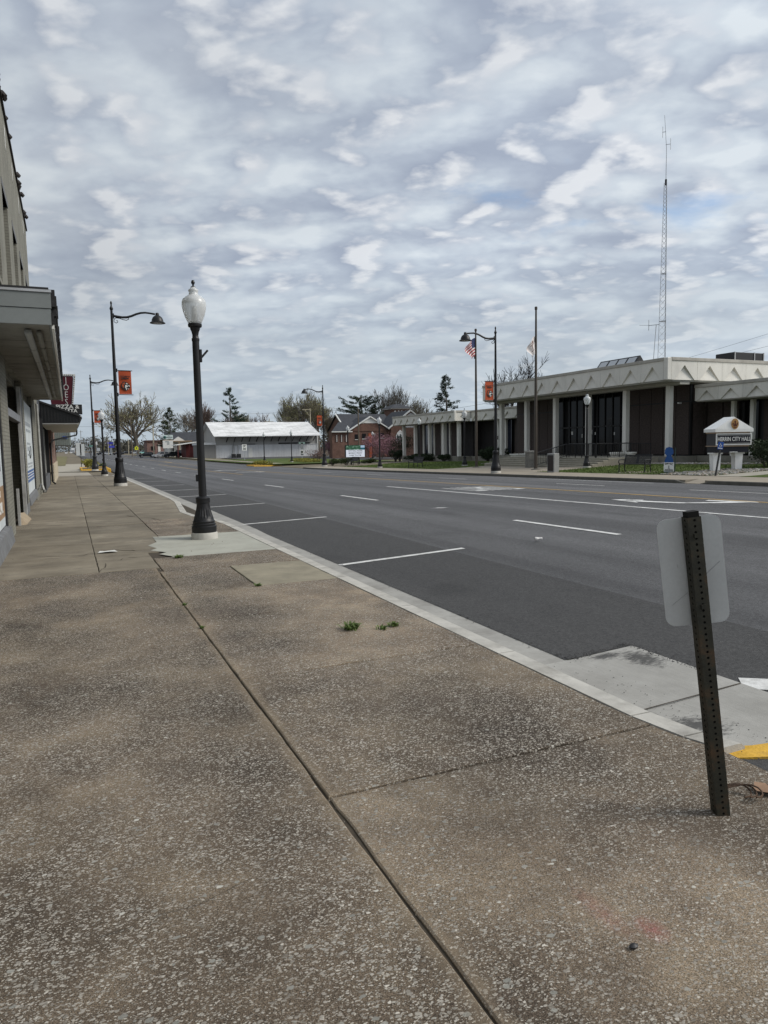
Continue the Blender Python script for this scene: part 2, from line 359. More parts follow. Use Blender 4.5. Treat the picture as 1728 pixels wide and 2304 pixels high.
# side streets on both sides
sheet([-60,-8,-2,3.2], lin(54.0, 66.6, 6), -.01).build('drive', PM('pale_drive', (.30,.27,.22), .85, .12, 1, .1, 40), road)
def xstreet(x, y): return terr(21.9, y)+.0*(x-22)
sheet([21.9,24,30,45,120], lin(70.9, 80.5, 5), .003, xstreet).build('side_street', ASPH2, road)
def line(name, pts, w, mt=None):
    b = MB()
    for (a, c) in zip(pts, pts[1:]):
        a, c = Vector((*a,0)), Vector((*c,0)); d = (c-a).normalized(); nrm = Vector((-d.y, d.x, 0))*(w/2)
        k = max(1, int((c-a).length/3)); prev = None
        for i in range(k+1):
            p = a+(c-a)*i/k; q = [(p+nrm), (p-nrm)]
            cur = [(t.x, t.y, terr(t.x, t.y)+.008) for t in q]
            if prev: b.add([prev[0], prev[1], cur[1], cur[0]], [(0,1,2,3)])
            prev = cur
    return b.build(name, mt or PAINT, road)
for y, x1 in ((9.55,5.62),(15.75,5.5),(21.0,5.35),(26.5,5.3),(31.2,5.25),(36.3,5.2),(42,5.2),(48,5.2)): line('parking_line', [(3.47,y-.05),(x1,y+.12)], .11)
y = -1.0
while y < 230:
    line('lane_dash', [(8.35,y),(8.3,y+3)], .12); y += 10.2 if y < 60 else 10
line('turn_lane_line', [(11.75,-12),(11.7,26.2)], .13); line('turn_lane_line', [(11.6,52),(11.6,68)], .12, YPAINT)
line('centre_line', [(14.85,-12),(14.8,69)], .13, YPAINT); line('centre_line', [(11.7,69),(11.6,106)], .13, YPAINT); line('centre_line', [(15,118),(15,128)], .3, YPAINT)
line('centre_line', [(14.9,86),(14.9,230)], .11, YPAINT)
for y in (-6,3.5,14,23.4-2.6,30.9,41,51): line('lane_dash', [(18.1,y),(18.1,y+2.8)], .11)
line('edge_line', [(21.2,21.5),(21.2,29)], .1)
def arrow(name, x, y, L, parts):
    b = MB()
    for poly in parts:
        b.add([(x+px, y+py, terr(x+px, y+py)+.009) for px, py in poly], [tuple(range(len(poly)))])
    return b.build(name, PAINT, road)
# left-turn arrow and word in the turn lane
arrow('turn_arrow', 13.4, 11.4, 3, [[(-.1,3.0),(-.55,2.6),(-.42,2.3),(.05,2.55)], [(-.55,2.75),(-.5,2.2),(-.2,1.2),(.1,1.2),(-.15,2.2),(-.05,2.85)], [(-.2,1.2),(.55,.6),(1.25,.3),(1.2,.75),(.6,.95),(.1,1.2)], [(.85,1.35),(1.25,.15),(1.4,.35),(1.15,1.5)], [(-.75,1.9),(-.45,3.2),(.0,3.0)]])
mk = MB()
for i, (x0, x1) in enumerate(((12.55,13.0),(13.15,13.5),(13.6,13.95),(14.1,14.5))):
    for (a, c, e, f_) in ((x0, x0+.1, 20.6, 23.2), (x1-.1, x1, 20.6, 23.2), (x0+.1, x1-.1, 20.6+.9*(i%3), 20.95+.9*(i%3))):
        mk.add([(a,e,terr(a,e)+.009),(c,e,terr(c,e)+.009),(c,f_,terr(c,f_)+.009),(a,f_,terr(a,f_)+.009)], [(0,1,2,3)])
mk.build('turn_word', PAINT, road)
arrow('turn_arrow', 13.3, 66, 3, [[(-.9,0),(.9,-.3),(.9,.2),(-.9,.5)], [(-.9,0),(-.2,1.1),(-.4,1.3),(-1.3,.3)]])
arrow('turn_arrow', 13.6, 58, 3, [[(-1.2,0),(1.0,-.2),(1.0,.3),(-1.2,.4)], [(.6,-.8),(1.3,.0),(.6,1.0)]])
arrow('paint_scrap', 8.4, 15.8, 1, [[(-.12,.1),(.1,-.12),(.3,-.1),(.1,.1),(.0,.05)]])
line('stop_bar', [(4.15,3.37),(4.7,2.9)], .22)

def m_apron():
    """broom-finished concrete with dark smears of spilt asphalt"""
    s = NT('apron_concrete'); k = s.ramp(s.noise(2.2, 6, .65), [(.3, (.25,.243,.222)), (.7, (.37,.362,.335))])
    k = s.mix(s.ramp(s.noise(8, 3, .6, s.mapv((9,.6,1), (0,0,R(20)))), [(.45, 0), (.7, .25)]), k, (.20,.195,.18))
    tot = None
    for c, sc_, r_ in (((3.98,4.12),(1.5,1,1),.30),((3.80,4.32),(1,2.2,1),.22),((3.36,3.02),(1,1.2,1),.26),((3.22,3.3),(2,1,1),.16)):
        d = s.n('ShaderNodeVectorMath', operation='DISTANCE'); s.l(s.mapv(sc_), d.inputs[0]); d.inputs[1].default_value = (c[0]*sc_[0], c[1]*sc_[1], -.1)
        f = s.math('SUBTRACT', 1.0, s.math('DIVIDE', d.outputs['Value'], r_)); tot = f if tot is None else s.math('MAXIMUM', tot, f)
    n_ = s.noise(16, 8, .75, s.mapv((1,2.2,1), (0,0,R(35))))
    msk = s.ramp(s.math('ADD', s.math('MULTIPLY', tot, .42), n_), [(.58, 0), (.80, .9)])
    k = s.mix(msk, k, (.045,.044,.043)); s.bump(s.noise(120, 4, .7), .4, .006); return s.out(k, .85)
# near kerb and gutter
def kx(y):
    T = [(2.55,3.10),(2.75,3.04),(3.1,3.0),(15.4,3.0),(16.4,2.88),(17.3,2.66),(18.5,2.58),(20.2,2.74),(22.4,2.95),(24,3.0),(35,3.0),(45,2.95),(52,2.7),(53.5,2.0)]
    return interp(T, y)
kys = [2.55,2.75,3.1,4.5,4.5]+[6.3,8.1,9.95,11.8,13.6,15.0,15.8,16.4,16.9,17.3,17.9,18.5,19.3,20.2,21.3,22.4,24,26,28,30,32,35,38,41,45,48,50,52,52.8,53.5]
kerb = None
kb = tag(MB().build('kerb', CONC), kind='structure')
for a, c in zip(kys, kys[1:]):
    if c-a < .05: continue
    b = MB(); g_ = .006; sec = []
    for y in (a+g_, c-g_):
        x = kx(y); z = terr(0, y); hgt = z
        sec.append([(x-.08,y,hgt-.10),(x-.08,y,hgt+.002),(x+.06,y,hgt+.001),(x+.09,y,hgt-.02),(x+.115,y,z-.135)])
    P = sec[0]+sec[1]; n = 5
    b.add(P, [(i, i+1, i+1+n, i+n) for i in range(n-1)]+[(0,1,2,3,4)[::-1], (5,6,7,8,9)])
    b.build('kerb_stone', CONC, kb)
b = MB(); prev = None
for y in [4.4]+[q for q in kys if q > 4.45]:
    x = kx(y)+.10; z = terr(0, y)-.112; cur = [(x, y, z), (3.52, y, z+.003)]
    if prev: b.add([prev[0], prev[1], cur[1], cur[0]], [(0,1,2,3)])
    prev = cur
b.build('gutter', CONC2, kb)
ap_ = MB(); prev = None
for y in (-3,0,2.4,2.6,2.9,3.35,3.8,4.4):
    cur = [(kx(y)+.09, y, -.112), (3.5, y, -.106), (4.14, y, terr(4.14,y)+.012)]
    if prev: ap_.add(prev+cur, [(0,1,4,3),(1,2,5,4)])
    prev = cur
ap_.build('driveway_apron', m_apron(), kb)
MB().add([(3.1,3.355,-.1105),(4.13,3.365,terr(4.13,3.3)+.0145),(4.13,3.352,terr(4.13,3.3)+.0145),(3.1,3.345,-.1105)],[(0,3,2,1)]).build('score_line', JOINT, kb)
b = MB()                                                      # crumbs of asphalt along the ragged edges, grit on the road
for i in range(1500):
    q = random.random()
    if q < .45: x, y = 4.12+random.gauss(0,.035), random.uniform(2.6,4.5)
    elif q < .62: x, y = random.uniform(3.5,4.15), 4.43+random.gauss(0,.03)
    elif q < .80: x, y = 3.49+random.gauss(0,.02), random.uniform(4.4,11)
    elif q < .93: x, y = random.uniform(3.1,3.6), random.uniform(2.3,4.4)
    else: x, y = random.uniform(3.6,7.5), random.uniform(4.6,14)
    if x > 4.1 and 2.8 < y < 3.55: continue
    r_ = random.uniform(.002,.011)*(1 if q < .80 else .55); z = max(terr(x,y), -.106)+(.010 if x > 4.1 else .004)
    b.add([(x-r_,y-r_*.7,z),(x+r_,y-r_*.5,z),(x+r_*.3,y+r_,z),(x,y,z+r_*.8)], [(0,1,3),(1,2,3),(2,0,3)])
tag(b.build('asphalt_crumbs', ASPH2), 'loose asphalt crumbs along the gutter and driveway edge', 'gravel', kind='stuff')
b = MB(); prev = None                                        # yellow kerb return at the drive
for i in range(15):
    t = i/14; x = 3.03+t*3.2; y = 2.62-.10*t-.12*math.exp(-((t-.12)/.10)**2)-.03*math.sin(t*9)
    cur = [(x,y-.07,-.13),(x,y-.07,-.04),(x,y+.07,-.035),(x+.0,y+.10,-.12)]
    if prev: b.add(prev+cur, [(0,1,5,4),(1,2,6,5),(2,3,7,6)])
    prev = cur
b.build('yellow_kerb', KYEL, kb)
MB().add([(2.99,-3,-.05),(5.5,-3,-.06),(5.5,2.44,-.06),(3.3,2.48,-.055),(3.1,2.55,-.05),(2.99,2.7,-.045)], [(0,1,2,3,4,5)]).build('asphalt_patch', ASPH2, kb)

# near sidewalk: slabs with open joints over a dark bed
walk = tag(sheet([-1.2,2.95], [-6]+lin(0,54,18), -.013).build('sidewalk', JOINT), kind='structure')
def slab(x0, x1, y0, y1, mt, gap=.008, x1f=None, wob=.002):
    """one paving slab: ragged worn edges, softened arris"""
    step = .09 if y0 < 11 else .4; jit = .0045 if y0 < 11 else .004; rg = random
    def edge(n):                                             # smooth random wander
        v = [rg.gauss(0,1) for _ in range(n+5)]; return [(v[i]+v[i+1]+v[i+2]+v[i+3]*.5)*.45*jit for i in range(n+1)]
    nx = max(2, int((x1-x0)/step)); ny = max(2, int((y1-y0)/step)); tl = [rg.uniform(-wob,wob) for _ in range(3)]
    loop = []
    e = edge(nx); loop += [(x0+gap+(x1-x0-2*gap)*i/nx, y0+gap+abs(e[i])) for i in range(nx)]
    e = edge(ny)
    for i in range(ny):
        y = y0+gap+(y1-y0-2*gap)*i/ny; loop.append((((x1f(y)-.082-gap*.6) if x1f else x1-gap)-abs(e[i]), y))
    e = edge(nx); loop += [(x1-gap-(x1-x0-2*gap)*i/nx, y1-gap-abs(e[i])) for i in range(nx)]
    e = edge(ny); loop += [(x0+gap+abs(e[i]), y1-gap-(y1-y0-2*gap)*i/ny) for i in range(ny)]
    if x1f: loop = [(min(x, x1f(y)-.082-gap*.6), y) for x, y in loop]
    cx, cy = (x0+x1)/2, (y0+y1)/2
    def zz(x, y):
        z = terr(0,y)+tl[0]+tl[1]*(x-cx)/max(.3,(x1-x0)/2)+tl[2]*(y-cy)/max(.3,(y1-y0)/2)
        return z
    n = len(loop); b = MB(); bv = .005
    ins = []
    for (x, y) in loop:
        d = Vector((cx-x, cy-y, 0)); d = d.normalized()*bv*1.6; ins.append((x+d.x, y+d.y))
    b.v = [(x,y,zz(x,y)) for x, y in ins]+[(x,y,zz(x,y)-bv) for x, y in loop]+[(x,y,zz(x,y)-.05) for x, y in loop]
    b.f = [tuple(range(n))]+[(i+n,(i+1)%n+n,(i+1)%n,i) for i in range(n)]+[(i+2*n,(i+1)%n+2*n,(i+1)%n+n,i+n) for i in range(n)]; b.m = [0]*len(b.f)
    return b.build('slab', mt, walk)
ra = [-4.5,-2.6,-.75,1.1,2.96,4.8,6.67,8.05]
for a, c in zip(ra, ra[1:]): slab(1.0, 3, a, c, AGG, .0045, kx)
slab(1.0,1.92,8.05,9.6,AGG,.003); slab(1.92,3,8.05,9.6,PM('patched_slab_concrete', (.25,.225,.165), .85, .2, 3, .2, 90, dirt=.4),.003,kx); slab(1.05,3,9.6,10.85,AGG,.006,kx); 
slab(-1.15,1.0,-4.5,9.95,AGG,.0035,None,.0008)
slab(1.32,3,10.85,13.55,PAD,.006,kx,.001)
rp = [(1.32,10.9),(1.18,11.2),(1.30,11.35),(1.1,11.7),(1.22,11.9),(1.12,12.3),(1.3,12.7),(1.32,13.5)]
MB().add([(x,y,.006) for x, y in rp]+[(1.4,13.5,.006),(1.4,10.9,.006)], [tuple(range(10))[::-1]]).build('concrete_smear', PAD, walk)
lj = [9.95,11.5,13.0,14.6,16.2,18,20,22,24,26.2,28.5,31,34,37,40,43,46,49,52,54]
for a, c in zip(lj, lj[1:]):
    wide = random.random() < .5
    slab(-1.15,.28,a,c,WALK,.0025 if a < 20 else .0015); slab(.28,1.42 if a >= 13 else 1.05 if a < 10.9 else 1.3,a,c,WALK,.0025 if a < 20 else .0015)
rj = [13.55,15.2,16.9,18.6,20.4,22.4,24.5,26.6,28.8,31,34,37,40,43,46,49,52]
for a, c in zip(rj, rj[1:]): slab(1.42,3,a,c,WALK if a > 16.5 else AGG,.005 if a < 22 else .0015,kx)
# broken joint debris and cracks
b = MB()
for path in ([(-1.0,2.02),(-.5,2.12),(-.1,2.35),(.3,2.45),(.7,2.62),(.97,2.70)], [(-.6,11.9),(.1,11.7),(.55,12.1),(.9,11.8),(1.3,11.9)], [(.28,10.0),(.42,10.7),(.75,11.1),(1.2,11.1)], [(-.9,13.3),(0,13.1),(.8,13.4)], [(1.6,14.8),(2.0,15.4),(2.5,15.2)], [(.3,15.9),(.9,16.0),(1.7,16.1),(2.4,16.2)], [(1.2,18.2),(1.7,17.2),(1.9,16.4)]):
    pts = []
    for a, c in zip(path, path[1:]):
        for t in (0,.25,.5,.75): pts.append((a[0]+(c[0]-a[0])*t+random.uniform(-.03,.03), a[1]+(c[1]-a[1])*t+random.uniform(-.04,.04)))
    for a, c in zip(pts, pts[1:]):
        w = random.uniform(.004,.014) if a[1] > 8 else random.uniform(.0008,.002); b.add([(a[0]-w,a[1]-w,.005),(a[0]+w,a[1]+w,.005),(c[0]+w,c[1]+w,.005),(c[0]-w,c[1]-w,.005)], [(0,1,2,3)])
b.build('crack', JOINT, walk)
b = MB()                                                      # grit in the long joint and along the wall foot
for i in range(650):
    q = random.random()
    if q < .22: x, y = 1.0+random.gauss(0,.035), random.uniform(2,9.8)
    elif q < .7: x, y = -1.0+abs(random.gauss(0,.10)), random.uniform(8,30)
    elif q < .85: x, y = random.gauss(1.0,.5), 15.9+random.gauss(0,.12)
    else: x, y = random.uniform(-.8,2.7), random.uniform(2,20)
    r_ = random.uniform(.0015,.006)*(1 if y < 8 else 1.8); z = terr(0,y)+.003
    b.add([(x-r_,y-r_,z),(x+r_,y-r_*.6,z),(x+r_*.4,y+r_,z),(x,y,z+r_*1.2)], [(0,1,3),(1,2,3),(2,0,3)])
tag(b.build('grit', PM('grit_mixed', (.17,.15,.12), .9, .4, 30, .2, 80)), 'loose grit in the pavement joints and along the shop wall', 'grit', kind='stuff')

# far pavement and kerb
fw_ = tag(sheet([22.16,23.3,24.6], lin(-12,19.85,14), .004).build('sidewalk_far', FARWALK), kind='structure'); tag(sheet([22.16,23.3,24.6], lin(20.8,70.5,24), .004).build('sidewalk_far', FARWALK), kind='structure'); tag(sheet([22.9,23.6,24.6], [19.85,20.8], .004).build('sidewalk_far', FARWALK), kind='structure')
fk = tag(MB().build('kerb_far', SIDEWALK_DARK), kind='structure')
def kstone(y0, y1, h0=.13, h1=.13):
    b = MB(); P = []
    for y, h in ((y0,h0),(y1,h1)):
        z = terr(21.99,y); P += [(21.98,y,z-.05),(22.0,y,z+h-.02),(22.02,y,z+h+.006),(22.17,y,z+h+.008),(22.17,y,z-.05)]
    b.add(P, [(i,i+1,i+6,i+5) for i in range(4)]+[(4,3,2,1,0),(5,6,7,8,9)]); b.build('kerb_stone', SIDEWALK_DARK, fk)
ky = -11.0
while ky < 70:
    y1 = ky+3.0
    if ky <= 18.9 and y1 > 18.9: kstone(ky, 19.35); kstone(19.35, 19.95, .13, .01); kstone(20.7, 21.2, .01, .13); ky = 21.2; continue
    kstone(ky+.006, min(y1,70.3)-.006); ky = y1
MB().add([(22.0,19.95,terr(21.99,19.95)+.012),(22.0,20.7,terr(21.99,20.7)+.012),(22.9,20.8,terr(22.9,20.8)+.012),(22.9,19.85,terr(22.9,19.85)+.012)], [(0,3,2,1)]).build('kerb_ramp', FARWALK, fk)
MB().box(22.165,22.2,20.8,21.25,terr(21.99,21)-.1,terr(22.16,21)+.003).box(22.165,22.2,19.3,19.85,terr(21.99,19.6)-.1,terr(22.16,19.6)+.003).box(22.2,22.9,20.8,20.84,terr(21.99,21)-.1,terr(22.5,20.8)+.003).box(22.2,22.9,19.81,19.85,terr(21.99,21)-.1,terr(22.5,19.8)+.003).build('ramp_cheek', FARWALK, fk)
# kerb return at the far side street
b = MB(); prev = None
for i in range(9):
    a = R(90*i/8); x = 26.0-4.0*math.cos(a); y = 70.3-0+.0+4.0*math.sin(a)*.15; z = terr(21.9,y)
    cur = [(x,y+.12,z-.02),(x,y+.1,z+.12),(x,y-.1,z+.125)]
    if prev: b.add(prev+cur, [(0,1,4,3),(1,2,5,4)])
    prev = cur
b.build('kerb_stone', SIDEWALK_DARK, fk)
# lawn in front of the city hall
def lawn_dz(x, y): return terr(x,y)+.012
lawn = tag(sheet([24.6,25.2,26,27,28,29.5,31,33,35,38], lin(21.9,31.9,8)+lin(31.9,33.9,2)[1:], .014).build('lawn', GRASS), kind='structure')
tag(sheet([24.6,25.2,26,27,28,29.5,31,33,35,38], lin(46.2,66,12), .014).build('lawn', GRASS), kind='structure')
tag(sheet([25.0,27,30,34,38,60], lin(66,70.3,3), .02).build('lawn', DIRT), kind='structure')
plaza = tag(sheet([24.6,26,28,30,32], lin(33.9,46.2,6), .010).build('plaza', FARWALK), kind='structure')
tag(sheet([24.6,25.5,28,34,45], [20.4,21,21.9], .016).build('entrance_path', PM('pale_path', (.31,.29,.24), .85, .1, 2, .1, 60)), kind='structure')
tag(sheet([24.6,26,30,45], [8,14,20.4], .014).build('lawn', GRASS), kind='structure')
def tuft_field(name, label, boxes, n, hmin, hmax, mt):
    b = MB()
    for (x0,x1,y0,y1,w) in boxes:
        for i in range(int(n*w)):
            x, y = random.uniform(x0,x1), random.uniform(y0,y1); z = terr(x,y)+.012; h = random.uniform(hmin,hmax); a = random.uniform(0,6.28); q = .02; l = random.uniform(-.05,.05)
            b.add([(x-q*math.cos(a),y-q*math.sin(a),z),(x+q*math.cos(a),y+q*math.sin(a),z),(x+l,y+l*.7,z+h)], [(0,1,2)])
    return tag(b.build(name, mt), label, 'grass', kind='stuff')
BLADE = PM('grass_blades', (.085,.125,.026), .8, .45, 1.2, 0, 1)
tuft_field('grass_blades', 'mown green grass across the city hall lawn', [(24.6,31,21.9,33.8,.4),(24.6,33,46.3,66,.6)], 16000, .03, .09, BLADE)
# ---------------------------------------------------------------- left side shops
CREAM = m_brick('painted_cream_brick', (.185,.182,.152), (.20,.195,.163), (.145,.14,.116), bump=.7)
REDBRICK = m_brick('red_brown_brick', (.14,.062,.042), (.17,.08,.055), (.24,.21,.18))
GREYSID = PM('grey_siding', (.19,.208,.208), .55, .06, 1, .04, 40); SOFFIT = PM('soffit_paint', (.19,.182,.155), .7, .12, 2, 0, 40, dirt=.5)
CLAY = PM('dark_clay_tile', (.035,.030,.028), .8, .4, 8, .3, 50); FRAMEG = PM('weathered_grey_wood', (.14,.145,.15), .75, .25, 6, .3, 70, dirt=.4)
STORE_GLASS = m_glass('dark_shop_glass', (.010,.010,.012), .35, .12); BOARD = PM('painted_white_board', (.52,.56,.57), .6, .08, 2, .05, 60, dirt=.3); BROWN = PM('brown_paint_band', (.26,.17,.10), .65, .12, 5, .1, 60)
INK = PM('faded_ink', (.12,.13,.135), .7, .3, 14, 0, 1); STONE = PM('cream_stone_veneer', (.42,.37,.28), .85, .22, 5, .5, 20)
bd = thing('painted_brick_shop', (-6.5,19,0), 'two-storey cream painted brick shop with broken dark roof tiles at left edge', 'building')
XW = -1.05
def facade(b, y0, y1, z0, z1, x, t, holes):
    ys = sorted({y0, y1, *[h[0] for h in holes], *[h[1] for h in holes]}); zs = sorted({z0, z1, *[h[2] for h in holes], *[h[3] for h in holes]})
    for a, c in zip(ys, ys[1:]):
        for d, e in zip(zs, zs[1:]):
            if any(h[0] <= a and c <= h[1] and h[2] <= d and e <= h[3] for h in holes): continue
            b.box(x-t, x, a, c, d, e)
WIN = [(12.0,13.6),(15.25,16.9),(18.5,20.15),(21.8,23.45),(25.0,26.65),(28.25,29.9)]
b = MB(); facade(b, 5, 31.4, 3.4, 10.12, XW, .22, [(a,c,4.9,7.55) for a, c in WIN]); b.box(-12, XW-.22, 5, 31.4, 3.4, 10.0); b.build('upper_wall', CREAM, bd)
for a, c in WIN:
    wnd = MB().box(XW-.24, XW-.19, a, c, 4.9, 7.55).build('blocked_window', m_brick('blocked_window_brick', (.13,.125,.10), (.145,.138,.11), (.10,.094,.075), bump=.7) if 'bw' not in _mc else _mc['bw'], bd)
    _mc['bw'] = wnd.data.materials[0]
    MB().box(XW-.2, XW+.012, a-.1, c+.1, 7.55, 7.70).build('lintel', FRAMEG, wnd)
    MB().box(XW-.2, XW+.05, a-.08, c+.08, 4.80, 4.90).build('sill', CREAM, wnd)
tile = MB(); tile.tube([(XW-.10,0,0),(XW-.02,0,.02),(XW+.05,0,-.05)], [.07,.075,.06], 7); tl = None; y = 13.0
while y < 31.2:
    if not (23.6 < y < 25.2) and random.random() > .10:
        if tl is None: tl = tile.build('coping_tile', CLAY, bd, True, local=True); o = tl
        else: o = share('coping_tile', tl, (0,0,0), bd)
        o.location = Vector((0, y, 10.16+random.uniform(-.03,.04)))-bd.location; o.rotation_euler = (random.uniform(-.1,.1), 0, random.uniform(-.12,.12))
        o.scale = (1+random.uniform(-.1,.25), 1.35, 1)
    y += .30
MB().box(-1.4, XW+.05, 13, 31.42, 10.06, 10.135).build('coping_bed', CLAY, bd)
for y, h in ((18.2,.5),(20.8,.62),(23.4,.5),(26.2,.6),(28.8,.5),(30.9,.35)):
    MB().prism([(XW+.004,y,9.75),(XW+.004,y+.2,9.72),(XW+.004,y+.14,9.75-h),(XW+.004,y+.05,9.7-h*.8)], (.008,0,0)).build('peeled_patch', WHITE, bd)
# canopy over the pavement
cp = MB().box(-1.05,-.14,11.45,28.0,3.86,3.93).build('canopy', BLACKM, bd)
MB().box(-1.05,-.115,11.40,11.45,3.63,3.845).build('siding_board', GREYSID, cp); MB().box(-1.05,-.125,11.41,11.45,3.40,3.622).build('siding_board', GREYSID, cp)
MB().box(-1.05,-.105,11.385,11.46,3.850,3.885).build('drip_edge', PM('bare_aluminium', (.5,.5,.5), .35, .1, 3, 0, 1, .7), cp)
MB().box(-.16,-.12,11.46,28.0,3.40,3.83).build('fascia_board', GREYSID, cp)
MB().box(-.125,-.09,11.5,28.0,3.36,3.43).build('edge_trim', WHITE, cp)
sb = None; y = 11.46
while y < 27.9:
    if sb is None: sb = MB().box(-.445,.445,0,.205,0,.02).build('soffit_board', SOFFIT, cp, local=True); o = sb
    else: o = share('soffit_board', sb, (0,0,0), cp)
    o.location = Vector((-.60, y, 3.40+random.choice((0,.004))))-wloc(cp); y += .213
for i, y in enumerate(lin(11.8,26.5,8)[:-1]):
    MB().bbox(-.50,-.40,y,y+1.78,3.31,3.39,.02).build('light_fixture', PM('fixture_grey', (.26,.26,.245), .5, .1, 3, 0, 1), cp); MB().bbox(-.34,-.27,y+.1,y+1.7,3.33,3.39,.02).build('conduit_box', SOFFIT, cp)
sh = MB(); y = 11.42                                           # ragged shingles on the outer edge
while y < 28:
    for k, (xa, z) in enumerate(((-.10,3.42),(-.08,3.54),(-.07,3.66),(-.09,3.76))):
        q = random.uniform(0,.025); sh.box(xa-.05, xa+.012+q, y+.07*(k%2), y+.145+.07*(k%2), z, z+.15)
    y += .15
sh.build('edge_shingles', PM('dark_shingle', (.03,.03,.032), .9, .35, 12, .3, 60), cp)
# ground floor
gf = MB(); facade(gf, 5, 31.4, -.3, 3.42, XW-.12, .2, [(9.6,14.1,.30,3.2),(15.7,20.5,-.3,3.2),(21.4,26.2,.36,3.1)]); gf.box(-12, XW-.75, 5, 31.4, -.4, 3.41)
gf.build('ground_floor_wall', CREAM, bd)
for y0, y1 in ((14.15,15.65),(20.6,21.3),(26.4,29.0),(30.3,31.4)): MB().bbox(XW-.12, XW+.02, y0, y1, -.3, 3.40, .012).build('pilaster', CREAM, bd)
pn = MB().box(XW-.10, XW-.03, 9.6, 14.05, .32, 3.12).build('sign_board', BOARD, bd); pn['label'] = 'white painted board with brown band and faded lettering'
MB().box(XW-.03, XW-.024, 9.6, 14.0, .48, 1.02).build('brown_band', BROWN, pn)
def side_text(name, body, size, y, z, mt, par, x=XW-.02, sx=1): return text(name, body, size, frame((x, y, z), (0,1,0)), mt, par, sx=sx, ext=.003, bold=.004)
side_text('lettering', 'IPTIONS', .15, 13.0, .90, WHITE, pn); side_text('lettering', 'ANCIAL', .26, 13.0, .66, WHITE, pn, sx=1.25)
side_text('lettering', 'CE', .19, 13.6, 1.62, INK, pn); side_text('lettering', 'signs, M', .24, 13.2, 1.35, INK, pn)
for z, h in ((2.42,.10),(2.05,.06)): MB().box(XW-.03, XW-.026, 11.5, 13.8, z, z+h).build('faded_line', PM('pale_grey_ink', (.36,.39,.40), .7, .1, 9, 0, 1), pn)
MB().prism([(XW-.03,9.4,.31),(XW+.05,9.4,.27),(XW+.09,9.4,.0),(XW+.05,9.4,-.02),(XW-.05,9.4,.0)], (0,4.85,0)).build('timber_sill', FRAMEG, bd)
MB().box(XW-.1, XW+.03, 9.4, 14.2, -.1, .02).build('plinth', CREAM, bd)
MB().box(XW-.11, XW+.0, 14.05, 14.17, .2, 3.3).build('window_frame', BLACKM, bd); MB().box(XW-.11, XW+.0, 9.6, 14.1, 3.12, 3.3).build('window_frame', BLACKM, bd)
# recessed doorway
dr = MB().box(XW-.62, XW-.56, 16.5, 19.4, -.05, 2.25).build('door', STORE_GLASS, bd)
for y in (15.75,16.35,17.3,18.3,19.3): MB().box(XW-.60 if y > 16 else XW-.1, XW-.50 if y > 16 else XW+.01, y, y+.07, -.05, 3.2).build('door_frame', BLACKM, dr)
for y in (17.0,18.6): MB().box(XW-.58, XW-.525, y, y+.04, 0, 2.2).build('door_stile', PM('worn_aluminium', (.26,.26,.27), .4, .2, 5, 0, 1, .5), dr)
MB().box(XW-.15, XW+.0, 15.7, 20.5, 2.32, 2.48).build('transom_bar', PM('worn_aluminium', (.26,.26,.27)), dr); MB().box(XW-.62, XW-.57, 15.7, 20.5, 2.5, 3.2).build('transom_pane', STORE_GLASS, dr)
MB().box(XW-.545, XW-.535, 17.2, 17.55, 1.75, 2.15).build('notice', PM('yellowed_paper', (.45,.42,.30), .8, .1, 9, 0, 1), dr)
JG = PM('worn_white_jamb', (.36,.36,.345), .7, .2, 6, .2, 60, dirt=.5); MB().box(XW-.06, XW+.02, 19.85, 20.0, .0, 3.2).build('door_jamb', JG, dr); MB().box(XW-.03, XW+.02, 17.2, 17.3, .0, .8).build('kick_strip', JG, dr)
MB().box(XW-.08, XW+.02, 20.05, 20.55, .25, 3.2).build('side_frame', BLACKM, dr); MB().bbox(XW-.1, XW+.03, 20.0, 21.2, .0, .26, .02).build('stall_riser', FRAMEG, dr)
tag(MB().prism([(XW+.0,17.3,.0),(XW+.12,17.35,.0),(XW+.16,18.6,.0),(XW+.02,18.6,.16),(XW-.06,17.6,.22)], (0,.02,.02)).build('broken_board', PM('raw_tan_wood', (.30,.24,.165), .8, .2, 8, .2, 40)), 'broken tan board lying at the foot of the shop doorway', 'board')
p2 = MB().box(XW-.10, XW-.03, 21.45, 26.15, .38, 3.02).build('sign_board', BOARD, bd); p2['label'] = 'papered shop window with grey print and blue band'
MB().box(XW-.03, XW-.025, 21.8, 26.0, .72, 1.05).build('blue_band', PM('poster_blue', (.055,.11,.26), .6, .15, 5, 0, 1), p2)
for z in (.80,.88,.96): MB().box(XW-.025, XW-.022, 22.0, 25.8, z, z+.022).build('print_line', WHITE, p2)
MB().box(XW-.028, XW-.022, 21.5, 22.3, 1.15, 3.0).build('grey_stain', PM('grey_stain', (.30,.30,.28), .8, .2, 3, 0, 1), p2)
for z, y0, y1, h in ((2.35,22.6,25.4,.10),(2.18,22.8,25.2,.07),(1.80,23.0,24.6,.06),(1.62,23.0,24.9,.12),(1.48,23.0,25.0,.05),(1.22,22.8,25.4,.05),(1.13,22.8,25.2,.04)): MB().box(XW-.025, XW-.021, y0, y1, z, z+h).build('print_line', PM('pale_print', (.30,.33,.35), .7, .3, 18, 0, 1), p2)
ring = MB(); ring.tube([(XW-.02, 24.2+.42*math.cos(a), 1.62+.22*math.sin(a)) for a in [R(20*i) for i in range(-9,3)]], .018, 4); ring.build('print_ring', INK, p2)
MB().box(XW-.11, XW+.0, 21.3, 21.45, .36, 3.1).build('window_frame', FRAMEG, bd); MB().box(XW-.11, XW+.005, 26.15, 26.3, .36, 3.1).build('window_frame', BLACKM, bd)
